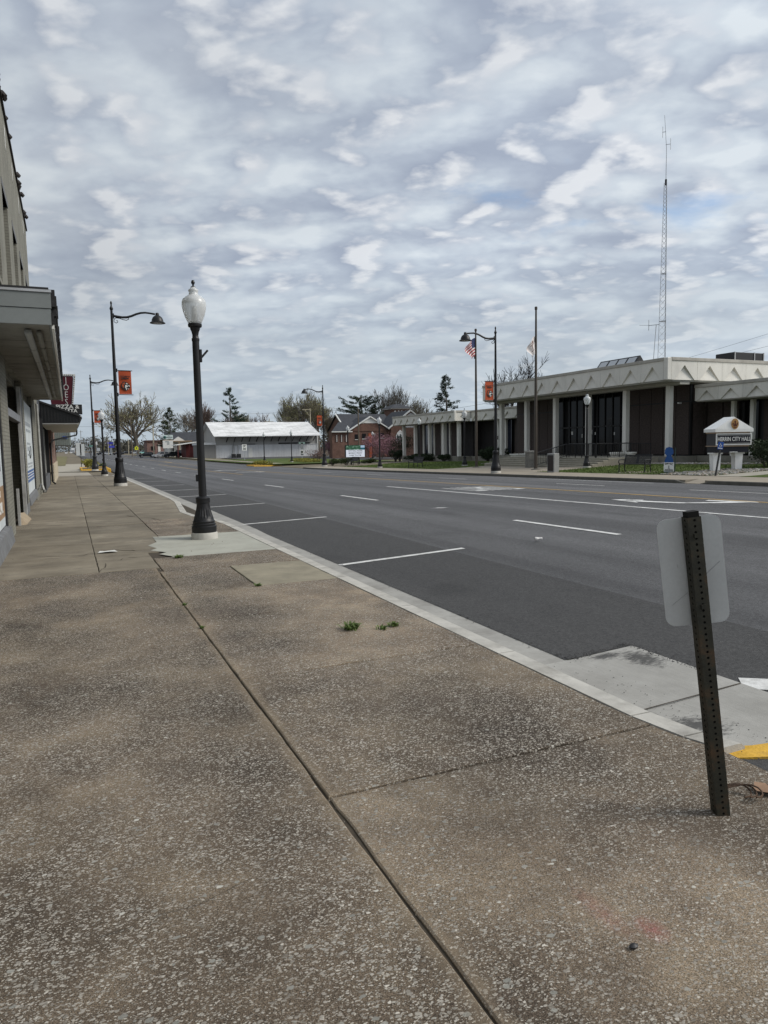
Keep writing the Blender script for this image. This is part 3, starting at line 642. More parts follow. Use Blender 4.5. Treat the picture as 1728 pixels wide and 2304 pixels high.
MB().prism([(XW-.03,21.35,.37),(XW+.03,21.35,.34),(XW+.06,21.35,.14),(XW-.05,21.35,.13)], (0,4.9,0)).build('timber_sill', FRAMEG, bd)
dp = MB(); dp.tube([(XW+.06,29.6,3.35),(XW+.07,29.6,.35),(XW+.13,29.5,.14),(XW+.17,29.3,.12)], .045, 8); dp.build('downspout', PM('galvanised', (.30,.30,.28), .5, .2, 4, 0, 1, .3, dirt=.4), bd, True)
wv = MB(); wv.tube([(XW+.05,26.6,.35),(XW+.08,27.4,.32),(XW+.07,28.4,.42),(XW+.08,29.2,.36),(XW+.06,29.5,.15)], .018, 6); wv.build('cable', FRAMEG, bd, True)

# restaurant with black metal awning
X2 = -.90
rs = thing('restaurant_shop', (-5,36,0), 'low shop with black ribbed metal awning and white soffit behind the brick shop', 'building')
MB().box(-11, X2-.3, 31.45, 40, -.4, 4.6).box(X2-.3, X2, 31.45, 32.2, -.4, 2.9).box(X2-.3, X2, 39.5, 40, -.4, 2.9).build('wall', BLACKM, rs)
MB().box(X2-.29, X2-.24, 32.2, 39.5, .5, 2.7).build('shop_window', STORE_GLASS, rs)
bk = PM('dark_tile_bulkhead', (.10,.105,.115), .6, .5, 7, .3, 20)
for y in (32.2,34.03,35.86,37.69): MB().bbox(X2-.28, X2-.02, y+.01, y+1.82, -.3, .52, .01).build('bulkhead', bk, rs)
for y in (32.2,33.2,34.6,36.2,37.9,39.4): MB().box(X2-.2, X2-.16, y, y+.14, .5, 2.7).build('mullion', PM('white_mullion', (.40,.40,.38), .5, .1, 4, 0, 1), rs)
for y in (33.9,35.4,37.0): MB().box(X2-.22, X2-.17, y, y+.10, .5, 2.7).build('mullion', BLACKM, rs)
A = [(X2-.08,31.75,3.58),(.50,31.75,3.00),(.47,31.75,2.74),(X2-.08,31.75,2.72)]
aw = MB().prism(A, (0,14.0,0)).build('awning', PM('black_awning_metal', (.018,.019,.021), .45, .2, 3, 0, 1, 0, .4), rs)
x = X2-.02
while x < .46:
    zt = 3.58-(x-(X2-.08))/(.50-X2+.08)*.58
    MB().box(x, x+.035, 31.715, 31.75, 2.76, zt-.05).build('awning_rib', BLACKM, aw); x += .115
MB().bar((X2-.08,31.70,3.585),(.52,31.70,3.0),.09,.07).build('rake_trim', BLACKM, aw)
MB().box(X2-.08,.46,31.68,31.76,2.675,2.715).build('eave_trim', PM('grey_trim', (.27,.27,.265), .5, .1, 3, 0, 1), aw)
for y in lin(31.9,45.6,22): MB().bar((X2-.05,y,3.595),(.51,y,3.012),.03,.03).build('roof_seam', BLACKM, aw)
for i, y in enumerate(lin(31.8,45.7,7)[:-1]): MB().box(X2-.05,.44,y+.008,y+1.97,2.66,2.70).build('soffit_panel', PM('white_soffit', (.50,.49,.43), .6, .08, 2, 0, 1), aw)
gt_ = MB(); gt_.tube([(.52,31.7,2.93),(.52,45.8,2.93)], .06, 6); gt_.build('gutter', BLACKM, aw, True)
gt_ = MB(); gt_.tube([(.50,45.6,2.9),(.50,45.6,2.62),(.46,45.6,2.50),(X2+.2,43.0,2.20),(X2+.12,40.3,2.10),(X2+.08,39.9,1.95),(X2+.08,39.9,.05),(X2+.2,39.7,-.05)], .045, 7); gt_.build('downspout', BLACKM, rs, True)
# vertical marquee sign and flat sign standing on the awning
js = thing('marquee_sign', (.0,36.2,3.3), 'tall maroon marquee sign edged with white bulbs, letters JOES, above the awning', 'sign')
MAROON = PM('maroon_sign', (.085,.012,.02), .5, .12, 3, 0, 1); 
pl = MB().prism([(-.75,36.15,5.02),(.33,36.15,5.02),(.38,36.15,4.96),(.20,36.15,3.2),(-.55,36.15,3.2)], (0,.22,0)).build('panel', MAROON, js)
MB().prism([(.39,36.13,4.97),(.47,36.13,5.0),(.27,36.13,3.3),(.21,36.13,3.3)], (0,.26,0)).build('border', WHITE, js)
MB().box(-.78,.47,36.13,36.39,5.02,5.11).build('border', WHITE, js)
bl = MB().lathe([(.0,-.02),(.018,-.012),(.022,0),(.018,.012),(0,.02)], 6).build('bulb', BLACKM, js, True, local=True); bl.location = Vector((.43,36.11,4.97))-js.location
for i in range(1,17):
    t = i/17; share('bulb', bl, Vector((.43-.19*t,36.11,4.97-1.62*t))-js.location, js)
for i in range(5): share('bulb', bl, Vector((.36-.085*i,36.11,5.065))-js.location, js)
for i, ch in enumerate('JOES'): text('letter', ch, .40, frame((.06-.03*i*.3,36.14,4.82-.33*i), (1,0,0)), WHITE, js, sx=.8, ext=.012, bold=-.004)
for x in (-.4,.05): MB().box(x,x+.06,36.2,36.3,2.9,3.3).build('bracket', BLACKM, js)
ps = thing('flat_sign', (.0,35.0,3.2), 'black flat sign reading PIZZA & PASTA resting on the awning edge', 'sign')
MB().bbox(-.95,.66,34.95,35.12,3.22,3.66,.01).build('panel', BLACKM, ps); MB().box(.30,.62,34.97,35.1,3.10,3.17).build('foot', WHITE, ps)
text('lettering', 'PIZZA &', .23, frame((.06,34.94,3.55), (1,0,0)), WHITE, ps, sx=1.15, ext=.006, bold=.004); text('lettering', 'PASTA', .21, frame((.12,34.94,3.37), (1,0,0)), WHITE, ps, sx=1.1, ext=.006, bold=.004)

# brick shop with stone base and grey ribbed canopy
X3 = -.78
b3 = thing('stone_base_shop', (-5,46,0), 'brown brick shop with cream stone base and grey-green ribbed canopy', 'building')
MB().box(-11, X3, 40.02, 53.5, .9, 3.6).build('wall', REDBRICK, b3)
y = 40.02
while y < 53.4:
    for k in range(3):
        z = -.35+k*.43; w = .62; yy = y+(.3 if k % 2 else 0)
        MB().bbox(X3-.2, X3+.05+random.uniform(0,.02), yy+.01, min(yy+w-.01,53.5), z+.01, z+.42, .012).build('stone', STONE, b3)
    y += .63
cn = MB().box(X3, .17, 49.9, 53.2, 1.95, 3.0).build('canopy', PM('grey_green_metal', (.24,.275,.255), .5, .06, 2, 0, 1), b3)
for i in range(9): MB().box(X3+.02+i*.105, X3+.06+i*.105, 49.86, 49.9, 1.95, 3.0).build('canopy_rib', PM('grey_green_metal', (.24,.275,.255)), cn)
MB().box(X3,.19,49.85,53.2,1.92,1.95).build('canopy_edge', BLACKM, cn)
tag(MB().box(-.30,-.02,49.80,49.85,2.38,2.52).build('blue_plate', PM('blue_plate', (.03,.07,.30), .5, .1, 4, 0, 1)), 'small blue plate sign fixed to the grey ribbed canopy', 'sign')
# ---------------------------------------------------------------- street lamps
s = NT('frosted_prismatic_glass'); s.bump(s.noise(70, 2, .5), .22, .01); gm = s.out((.80,.82,.82), .32, 0, .5); s.b.inputs['Transmission Weight'].default_value = .45; GLOBE = gm
BULB = PM('lamp_core', (.7,.7,.68), .5, .05, 5, 0, 1)
def zat(x, y): return terr(x, y)
def post_lamp(x, y, label, det=True, rz=0, lean=0):
    t = thing('post_lamp', (x, y, zat(x,y)), label, 'street lamp', 'acorn globe post lamps')
    n = 20 if det else 10
    MB().lathe([(.235,-.05),(.232,.09),(.222,.115)], n).build('footing', CONC, t, True, local=True)
    MB().lathe([(.215,.115),(.218,.22),(.20,.235),(.205,.265),(.19,.28),(.195,.31),(.178,.33),(.172,.36),(.155,.42),(.132,.50),(.118,.57),(.110,.63)], n*2 if det else n, fl=(.34,.62,.07)).build('base', BLACK, t, True, local=True)
    MB().lathe([(.112,.63),(.125,.645),(.122,.70),(.128,.72),(.112,.74),(.07,.76)], n).build('collar', BLACK, t, True, local=True)
    MB().lathe([(.069,.75),(.060,3.47)], n).build('shaft', BLACK, t, True, local=True)
    MB().lathe([(.066,3.46),(.068,3.50),(.056,3.515),(.052,3.56),(.064,3.62),(.082,3.66),(.086,3.69),(.112,3.70),(.120,3.72),(.118,3.755)], n).build('capital', BLACK, t, True, local=True)
    MB().lathe([(.098,3.745),(.125,3.79),(.165,3.88),(.195,3.98),(.208,4.06),(.205,4.12),(.185,4.175),(.150,4.195),(.142,4.21),(.110,4.225),(.082,4.25),(.074,4.29),(.088,4.315),(.080,4.335),(.05,4.355),(.042,4.375)], n).build('globe', GLOBE, t, 'all', local=True)
    MB().lathe([(.03,3.76),(.035,3.95),(.028,4.05),(.0,4.06)], 8).build('lamp_tube', BULB, t, True, local=True)
    MB().lathe([(.045,4.37),(.04,4.385),(.016,4.40),(.014,4.415),(.030,4.44),(.034,4.46),(.022,4.485),(.026,4.49),(.0,4.50)], 8).build('finial', BLACK, t, True, local=True)
    if det:
        MB().bbox(.055,.095,-.035,.035,3.10,3.32,.006).bar((.085,0,3.18),(.20,0,3.31),.035).build('flag_holder', BLACK, t, local=True)
        MB().bbox(-.105,-.055,-.03,.03,1.02,1.14,.006).build('outlet_box', BLACK, t, local=True)
    t.rotation_euler = (0, lean, rz); return t
post_lamp(2.14, 12.83, 'large black post lamp with frosted globe on the pale concrete pad', True, 0, -.004)
post_lamp(2.12, 51.2, 'small black post lamp between the two left tall lamps', True)
post_lamp(24.5, 56.3, 'black post lamp at the far pavement edge in front of the lawn corner', False)
post_lamp(28.35, 34.1, 'black post lamp before the city hall glass entrance', False)
post_lamp(28.3, 48.4, 'black post lamp on the lawn left of the bare flagpole base', False)
post_lamp(31.7, 63.0, 'black post lamp behind the small bench on the lawn', False)
post_lamp(30.3, 79.0, 'black post lamp just left of the lit message board', False)
post_lamp(45.2, 106.7, 'black post lamp against the red fire-stair door of the church, nearer of two', False)
post_lamp(50.4, 118.1, 'black post lamp against the church wall, shorter-looking of two', False)
post_lamp(27.6, 108.1, 'black post lamp before the white warehouse, left one', False)
post_lamp(28.3, 95.7, 'black post lamp before the white warehouse, right one', False)
ORANGE = PM('orange_banner_cloth', (.40,.072,.026), .75, .12, 2.2, .1, 8); OR2 = PM('orange_light', (.45,.095,.035), .75, .1, 2, 0, 1)
def tall_lamp(x, y, sgn, label, blabel):
    t = thing('tall_lamp', (x, y, zat(x,y)), label, 'street lamp', 'tall gooseneck street lamps')
    MB().lathe([(.30,-.05),(.295,.12),(.285,.14)], 20).build('footing', CONC, t, True, local=True)
    MB().lathe([(.285,.14),(.288,.34),(.27,.36),(.275,.40),(.255,.43),(.25,.48),(.235,.52),(.215,.66),(.185,.84),(.168,1.0),(.16,1.10)], 36, fl=(.5,1.08,.06)).build('base', BLACK, t, True, local=True)
    MB().lathe([(.16,1.10),(.178,1.13),(.18,1.27),(.165,1.30),(.10,1.33)], 20).build('collar', BLACK, t, True, local=True)
    MB().lathe([(.10,1.31),(.052,7.95)], 16).build('shaft', BLACK, t, True, local=True)
    MB().lathe([(.052,7.94),(.075,7.98),(.08,8.03),(.045,8.10),(.03,8.17),(.042,8.24),(.045,8.28),(.02,8.34),(0,8.36)], 10).build('finial', BLACK, t, True, local=True)
    a = MB(); A_ = [(0.05,0),(.25,-.03),(.45,-.05),(.65,-.035),(.85,.03),(1.05,.125),(1.25,.19),(1.45,.215),(1.65,.20),(1.88,.17)]
    a.tube([(sgn*p, 0, 7.70+q) for p, q in A_], [.055,.055,.055,.055,.052,.05,.048,.045,.042,.045], 10); a.bbox(*sorted((sgn*.02,sgn*.10)),-.045,.045,7.58,7.80,.008)
    arm = a.build('arm', BLACK, t, True, local=True)
    c = MB(); c.tube([(sgn*p, 0, 7.70+q) for p, q in [(.72,-.04),(.72,-.12),(.62,-.17),(.48,-.15),(.32,-.10),(.16,-.09),(.09,-.17),(.09,-.27),(.18,-.32),(.25,-.27),(.24,-.21),(.18,-.21)]], .016, 6); c.build('scroll', BLACK, arm, True, local=True)
    hx = sgn*1.98; hd = MB().lathe([(.35,-.235),(.352,-.215),(.27,-.16),(.25,-.06),(.20,.04),(.12,.10),(.085,.12),(.08,.20),(.06,.235),(0,.245)], 24, (hx,0,7.70)).build('lamp_head', BLACK, t, True, local=True)
    MB().lathe([(.0,-.20),(.22,-.225),(.22,-.235),(0,-.24)], 16, (hx,0,7.70)).build('lens', PM('lamp_lens', (.5,.5,.48), .3, .05, 3, 0, 1), hd, True, local=True)
    MB().bbox(-.14 if sgn > 0 else .06,-.06 if sgn > 0 else .14,-.05,.05,1.95,2.15,.008).build('outlet_box', BLACK, t, local=True)
    for z in (5.27,4.18): MB().bar((sgn*.05,0,z),(sgn*.76,0,z-.012),.028).bbox(*sorted((sgn*.04,sgn*.12)),-.04,.04,z-.08,z+.08,.006).build('banner_rod', BLACK, t, local=True)
    # banner: a separate cloth thing hung from the rods
    z0 = zat(x,y); bn = thing('banner', (x+sgn*.42, y, z0+4.2), blabel, 'banner', 'orange welcome banners')
    b = MB(); nx, nz = 6, 10; x0, x1 = .15, .70
    for f in (0,1):
        for j in range(nz+1):
            for i in range(nx+1):
                u, v = i/nx, j/nz; b.v.append((x+sgn*(x0+(x1-x0)*u), y+f*.006+.02*math.sin(u*4+v*2.2)*math.sin(math.pi*v), z0+4.20+1.05*v))
    k = (nx+1)*(nz+1)
    for f in (0,1):
        for j in range(nz):
            for i in range(nx): q = f*k+j*(nx+1)+i; b.f.append((q,q+1,q+nx+2,q+nx+1)); b.m.append(0)
    b.build('cloth', ORANGE, bn, 'all')
    yy = y-.028; cx = x+sgn*.425
    text('lettering', 'WELCOME TO', .068, frame((cx,yy,z0+5.00), (1,0,0)), BLACKM, bn, bold=.003, ext=.001); text('lettering', 'HERRIN', .095, frame((cx,yy,z0+4.91), (1,0,0)), BLACKM, bn, bold=.005, ext=.001)
    def em(pts, mt, d): MB().prism([(cx+px*.0135, yy-d, z0+4.56+pz*.0135) for px, pz in pts], (0,.002,0)).build('emblem', mt, bn)
    em([(-13,3),(-10,9),(-8,15),(-2,15),(5,13),(12,8),(15,2),(16,-3),(12,-8),(8,-9),(4,-16),(-3,-13),(-10,-8),(-13,-3)], BLACKM, .0)
    em([(-10,2),(-8,9),(-5,12),(0,11),(-3,6),(-5,0),(-4,-6),(-8,-4)], OR2, .003); em([(3,11),(9,8),(6,6),(2,8)], WHITE, .003); em([(0,4),(6,3),(9,-1),(4,-3),(2,-8),(-1,-4)], WHITE, .003)
    em([(9,4),(13,3),(15,-1),(11,-1)], WHITE, .003); em([(1,-8),(6,-6),(4,-14)], WHITE, .003); em([(8,-7),(12,-9),(10,-11)], WHITE, .003); em([(-7,8),(-4,8),(-6,2)], BLACKM, .005)
    return t
tall_lamp(2.11, 34.9, 1, 'nearest tall black gooseneck lamp on the left pavement', 'large orange banner on the nearest left tall lamp')
tall_lamp(2.05, 67.5, 1, 'farther tall gooseneck lamp on the left beside the flower bed', 'small orange banner on the farther left tall lamp')
tall_lamp(22.6, 35.1, -1, 'tall gooseneck lamp on the kerb before the city hall steps', 'orange banner on the tall lamp before the city hall')
tall_lamp(24.2, 70.0, -1, 'tall gooseneck lamp in the middle, before warehouse and church', 'orange banner on the middle tall lamp near the church')

# ---------------------------------------------------------------- leaning sign post in the foreground
sp = thing('sign_post', (2.47,2.11,-.02), 'leaning rusty perforated post with the blank back of a metal sign', 'sign')
RUST = NT('dark_green_rusty_steel'); k = RUST.ramp(RUST.noise(9, 5, .65), [(.35, (.017,.017,.012)), (.52, (.030,.028,.018)), (.70, (.075,.042,.02))]); RUST.bump(RUST.noise(60, 4, .6), .3, .004); RUST = RUST.out(k, .6, .2, .4)
P0 = Vector((2.492,2.095,-.08)); 
def sp_top():
    # the post leans towards the building
    return Vector((2.345,2.17,1.305))
P1 = sp_top(); ax = (P1-P0).normalized(); view = Vector((P0.x,P0.y,0)).normalized()
side = Vector((view.y,-view.x,0)); side = (side-ax*side.dot(ax)).normalized(); dep = ax.cross(side).normalized()
if dep.dot(view) < 0: dep = -dep
rz_ = Matrix.Rotation(R(28), 3, ax); side = rz_ @ side; dep = rz_ @ dep
L = (P1-P0).length; hw = .0285
b = MB()
# square tube: hole rows cut through two visible faces
def tubeface(c0, nrm, along_w):
    n = int(L/.0254); 
    for i in range(n):
        a0, a1 = i*.0254, (i+1)*.0254; mid_ = (a0+a1)/2; r = .0058; q = []
        cc = P0+ax*mid_+nrm*hw
        outer = [P0+ax*a0+nrm*hw-along_w*hw, P0+ax*a0+nrm*hw+along_w*hw, P0+ax*a1+nrm*hw+along_w*hw, P0+ax*a1+nrm*hw-along_w*hw]
        inner = [cc+(along_w*math.cos(R(t))+ax*math.sin(R(t)))*r for t in (225,270,315,0,45,90,135,180)]
        inn2 = [p-nrm*.004 for p in inner]
        base = len(b.v); b.v += [p[:] for p in outer+inner+inn2]
        fs = [(0,1,6,5,4),(1,2,8,7,6),(2,3,10,9,8),(3,0,4,11,10)]
        fs += [(4+j,4+(j+1)%8,12+(j+1)%8,12+j) for j in range(8)]
        b.f += [tuple(base+t for t in f) for f in fs]; b.m += [0]*len(fs)
for nrm, aw_ in ((dep,side),(-dep,side),(side,dep),(-side,dep)): tubeface(P0, nrm, aw_)
post = b.build('post', RUST, sp)
MB().obox((P0+P1)/2, ax*(L/2), side*(hw-.005), dep*(hw-.005)).build('post_core', PM('post_inside', (.006,.006,.005), .9, .1, 3, 0, 1), sp)
DULL = PM('dull_aluminium', (.52,.53,.52), .5, .06, 5, .03, 30, .1, .4, dirt=.12)
b = MB(); cP = P0+ax*(L-.245)+dep*(hw+.004)*1.0; w2, h2, rr = .130, .232, .042
vw = Vector((cP.x,cP.y,0)).normalized(); ps_ = Vector((vw.y,-vw.x,0)); ps_ = (Matrix.Rotation(R(16), 3, 'Z') @ ps_); ps_ = (ps_-ax*ps_.dot(ax)).normalized(); pd = ax.cross(ps_); pd = pd if pd.dot(vw) > 0 else -pd
cP = P0+ax*(L-.262)+pd*(hw+.012)+dep*.006; ring_ = []
for cx_, cy_, a0 in ((w2-rr,h2-rr,0),(-w2+rr,h2-rr,90),(-w2+rr,-h2+rr,180),(w2-rr,-h2+rr,270)):
    for q in range(7): a = R(a0+15*q); ring_.append(cP+ps_*(cx_+rr*math.cos(a))+ax*(cy_+rr*math.sin(a)))
b.prism(ring_, pd*.0025); b.build('sign_plate', DULL, sp)
for a0, z0_, a1, z1_ in ((-.10,-.14,-.03,-.09),(.05,-.02,.11,.03),(-.06,.02,-.062,.035)): MB().bar(cP+ps_*a0+ax*z0_-pd*.001, cP+ps_*a1+ax*z1_-pd*.001, .0012, .0012).build('scratch', PM('scratch_grey', (.30,.30,.30), .6, .1, 4, 0, 1), sp)
for q in (.10,.40):
    c = P0+ax*(L-q)-dep*hw; MB().obox(c, ax*.009, side*.009, dep*.006).build('bolt', RUST, sp)
b = MB(); 
for i in range(14):
    a = i*.449; r_ = .06+.03*random.random(); b.v.append((2.485+r_*math.cos(a), 2.10+r_*.8*math.sin(a), -.018))
b.v.append((2.475,2.11,-.004)); b.f = [(i,(i+1)%14,14) for i in range(14)]; b.m = [0]*14; b.build('mortar_footing', PM('mortar_patch', (.10,.085,.065), .9, .3, 25, .5, 60), sp)
# small things on the pavement and the road
b = MB(); 
for k_ in range(3): b.tube([(2.60+.13*math.sin(t*.5)+.03*k_*math.sin(t*.3)*.4, 2.20-.02*k_+.05*math.cos(t*.62)-.05*(t/9), .012+.02*math.sin(t*.7)**2+.006*k_) for t in [i*.6 for i in range(10)]], .004, 5)
tag(b.build('old_strap', PM('brown_strap', (.07,.04,.022), .7, .2, 9, 0, 1)), 'coil of old brown strap lying beside the leaning sign post', 'strap')
b = MB().add([(2.76,2.16,.01),(2.80,2.19,.03),(2.85,2.17,.02),(2.84,2.12,.008),(2.88,2.09,.02),(2.82,2.08,.012),(2.78,2.10,.022)], [(0,1,2,3),(0,3,5,6),(3,4,5)]); tag(b.build('dry_leaf', PM('dry_leaf', (.24,.15,.095), .8, .2, 20, 0, 1)), 'dry tan leaf on the pavement at the right edge', 'leaf')
b = MB().lathe([(.045,0),(.05,.02),(.032,.07),(.036,.11),(.03,.125)], 10)
o = b.build('crushed_cup', PM('paper_cup', (.62,.60,.58), .6, .12, 30, .3, 40), None); o.location = (6.86,9.5,terr(6.86,9.5)+.05); o.rotation_euler = (R(88),0,R(70)); o.scale = (.8,.6,.95); tag(o, 'crushed white paper cup lying on the near traffic lane', 'cup')
b = MB().add([(.33,11.80,.012),(.50,11.74,.03),(.62,11.80,.012),(.58,11.92,.025),(.42,11.95,.012),(.36,11.88,.03)], [(0,1,5),(1,2,3,4,5)]); tag(b.build('paper_scrap', WHITE), 'crumpled white paper scrap on the shop side of the pavement', 'litter')
def weed(x, y, n, h, r, label, group='weeds growing through the pavement'):
    b = MB()
    for i in range(n):
        a = random.uniform(0,6.28); rr_ = random.uniform(.2,1)*r; hh = h*random.uniform(.5,1); w = random.uniform(.003,.008); sx, sy = x+random.gauss(0,r*.25), y+random.gauss(0,r*.2)
        m_ = Vector((sx+rr_*.5*math.cos(a), sy+rr_*.5*math.sin(a), hh*.8)); e = Vector((sx+rr_*math.cos(a), sy+rr_*math.sin(a), hh*random.uniform(.5,1))); p = Vector((-math.sin(a)*w, math.cos(a)*w, 0))
        b.add([(sx-p.x,sy-p.y,0),(sx+p.x,sy+p.y,0),(m_+p*1.3)[:],(m_-p*1.3)[:],e[:]], [(0,1,2,3),(3,2,4)])
    return tag(b.build('weed', PM('weed_green', (.088,.13,.03), .7, .35, 25, 0, 1)), label, 'weed', group)
weed(2.18,5.70,110,.068,.11,'bright green weed tuft in the slab, left of the two')
weed(2.42,5.58,26,.04,.07,'low thin weed between the two tufts in the slab'); weed(2.55,5.62,45,.05,.07,'smaller green weed tuft nearer the kerb')
weed(1.40,10.72,60,.05,.11,'green weed at the corner of the pale concrete pad'); weed(1.93,8.02,34,.04,.06,'tiny weed at the corner of the patched slab')
weed(1.0,6.35,24,.03,.04,'tiny weed in the long pavement joint'); weed(1.0,7.4,20,.025,.04,'speck of weed farther along the long joint')
b = MB().lathe([(.0,0),(.012,.002),(.014,.008),(.006,.014),(0,.015)], 7); o = b.build('black_pebble', BLACKM, None, True); o.location = (1.55,1.62,.002); o.scale = (1.2,.8,1); tag(o, 'small black pebble on the slab beside the pink paint mark', 'pebble')
# ---------------------------------------------------------------- city hall
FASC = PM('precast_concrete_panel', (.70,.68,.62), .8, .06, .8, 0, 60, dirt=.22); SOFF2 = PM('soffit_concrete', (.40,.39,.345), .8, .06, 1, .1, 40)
COLM = PM('column_concrete', (.75,.73,.67), .75, .05, 1.0, 0, 50, dirt=.12); CAPB = PM('coping_concrete', (.42,.40,.355), .8, .1, 1.2, .1, 50, dirt=.35)
DARKP = NT('dark_aggregate_wall'); k = DARKP.ramp(DARKP.noise(9, 6, .85), [(.3, (.042,.033,.030)), (.55, (.078,.062,.056)), (.75, (.135,.110,.10))]); DARKP = DARKP.out(k, .85)
HGLASS = m_glass('tinted_hall_glass', (.006,.006,.007), .08, .22); BLUEGL = m_glass('blue_hall_glass', (.012,.016,.035)); FOUND = PM('foundation_concrete', (.24,.225,.19), .85, .18, 2, .2, 50, dirt=.4); STEPM = PM('step_concrete', (.27,.25,.20), .85, .14, 3, .2, 60)
ch = thing('city_hall', (37,42,0), 'long low civic hall with pale zigzag concrete fascia and dark stone walls', 'building')
def panel_mesh(w, h, face):       # one fascia panel with a recessed triangle; origin bottom start, runs along +u
    b = MB(); e = .008; a, m_, c, ap = w*.11, w*.5, w*.89, h*.78
    outl = [(e,0),(a,0),(m_,ap),(c,0),(w-e,0),(w-e,h),(e,h)]; d = .22
    def P(u, z, q): return (q, u, z) if face == 'x' else (u, q, z)
    n = len(outl); b.v = [P(u,z,0) for u, z in outl]+[P(u,z,d) for u, z in outl]
    # front split in convex pieces
    b.f = [(0,1,2,6),(2,5,6),(2,3,4,5)]+[(i,(i+1)%n,(i+1)%n+n,i+n) for i in range(n)]; k = len(b.v)
    b.v += [P(a-.02,-.0,d*.22), P(c+.02,-.0,d*.22), P(m_,ap+.03,d*.95)]; b.f += [(k,k+1,k+2)]; b.v += [P(e,.0,d), P(w-e,0,d), P(w-e,h,d), P(e,h,d)]; b.f += [(k+3,k+4,k+5,k+6)]
    b.m = [0]*len(b.f); return b
def fascia(x, y0, y1, z0, z1, n, face='x', cap=.2):
    """front face along Y (face x) or side face along X (face y)"""
    first = None; w = (y1-y0)/n
    for i in range(n):
        if first is None: first = panel_mesh(w, z1-z0-cap, face).build('fascia_panel', FASC, ch, local=True); o = first
        else: o = share('fascia_panel', first, (0,0,0), ch)
        o.location = Vector((x, y0+w*i, z0) if face == 'x' else (y0+w*i, x, z0))-ch.location
    c = MB()
    if face == 'x': c.bbox(x-.05, x+.3, y0-.05, y1+.02, z1-cap+.002, z1, .015); c.box(x+.02, x+.2, y0, y1, z1-cap-.02, z1-cap+.01)
    else: c.bbox(y0-.02, y1, x-.05, x+.3, z1-cap+.002, z1, .015)
    c.build('coping', CAPB, ch)
# main block
fascia(33.5, 33.30, 54.1, 5.27, 6.62, 11); fascia(33.0, 33.85, 46.6, 5.27, 6.63, 6, 'y')
MB().bbox(33.47,33.83,32.96,33.29,5.25,6.60,.03).build('fascia_corner', FASC, ch)
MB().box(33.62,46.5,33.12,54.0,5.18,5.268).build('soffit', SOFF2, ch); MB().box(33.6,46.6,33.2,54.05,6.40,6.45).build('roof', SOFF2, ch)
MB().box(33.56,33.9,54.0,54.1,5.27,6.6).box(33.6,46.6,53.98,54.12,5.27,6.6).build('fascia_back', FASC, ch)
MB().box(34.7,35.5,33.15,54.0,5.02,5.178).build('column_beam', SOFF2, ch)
mb = None
for y in (34.35,38.2,42.05,45.9,49.75,53.5):
    if mb is None: mb = MB().bbox(-.17,.17,-.17,.17,0,4.48,.015).build('column', COLM, ch, local=True); o = mb
    else: o = share('column', mb, (0,0,0), ch)
    o.location = Vector((35.1,y,.55))-ch.location
# floor slab, foundation
MB().box(34.75,46.5,34.05,36.0,-.1,.55).box(34.3,46.5,36.0,47.0,-.1,.548).box(34.75,46.5,47.0,54.5,-.1,.55).build('foundation', FOUND, ch)
XWL = 37.0
wall_y = [34.55,35.65,36.75,37.85,38.95,40.05]
def wpan(x, y0, y1, z0=.56, z1=5.17, face='x'):
    b = MB(); (b.bbox(x, x+.2, y0+.02, y1-.02, z0, z1, .012) if face == 'x' else b.bbox(y0+.02, y1-.02, x, x+.2, z0, z1, .012)); return b.build('wall_panel', DARKP, ch)
for a, c in zip(wall_y, wall_y[1:]): wpan(XWL, a, c, .62, 4.05); wpan(XWL, a, c, 4.13, 5.17)
for a in lin(48.4,54.0,5)[:-1]: wpan(XWL, a, a+1.12, .62, 4.05); wpan(XWL, a, a+1.12, 4.13, 5.17)
MB().box(XWL+.06,XWL+.3,34.5,40.1,.56,5.17).build('wall_backing', BLACKM, ch); MB().box(XWL+.06,XWL+.3,48.3,54.1,.56,5.17).build('wall_backing', BLACKM, ch)
for a in lin(37.2,41.6,4)[:-1]: wpan(34.5, a, a+1.1, .62, 4.05, 'y'); wpan(34.5, a, a+1.1, 4.13, 5.17, 'y')
MB().box(37.1,46.4,34.58,34.8,.56,5.17).build('wall_backing', BLACKM, ch)
MB().box(36.98,41.0,34.46,34.5,4.06,4.12).build('wall_band', BLACKM, ch); MB().box(37.2,46.3,53.9,54.1,.5,5.2).build('end_wall', DARKP, ch)
# glazed entrance with mullions, dim lobby behind
gy = lin(40.1,48.3,10)
for i, (a, c) in enumerate(zip(gy, gy[1:])):
    gp = MB().box(XWL+.10,XWL+.12,a+.04,c-.04,2.78,5.12).build('glass_pane', HGLASS, ch); MB().box(XWL+.10,XWL+.12,a+.04,c-.04,.62,2.66).build('glass_pane', HGLASS, ch)
    MB().box(XWL+.02,XWL+.14,a-.035,a+.035,.56,5.17).build('mullion', BLACKM, ch)
MB().box(XWL+.02,XWL+.14,40.1,48.3,2.67,2.77).build('transom', BLACKM, ch); MB().box(XWL+.15,46,40,48.4,.56,5.17).build('lobby', PM('lobby_dark', (.02,.018,.018), .7, .2, 2, 0, 1), ch)
for i, (y, z, h, w) in enumerate(((46.3,2.15,.26,.2),(45.0,1.9,.3,.22),(44.0,2.15,.32,.4),(43.6,2.1,.2,.1),(41.5,2.05,.2,.1),(44.4,1.3,.5,.1))): MB().box(XWL+.088,XWL+.094,y,y+w,z,z+h).build('notice', WHITE, ch)
for y in (35.6,39.4,43.2,46.8,50.6): MB().bbox(36.2,36.45,y,y+.22,5.06,5.176,.01).build('soffit_light', BLACKM, ch)
MB().bbox(36.7,36.95,35.1,35.25,3.95,4.05,.01).build('camera_housing', WHITE, ch)
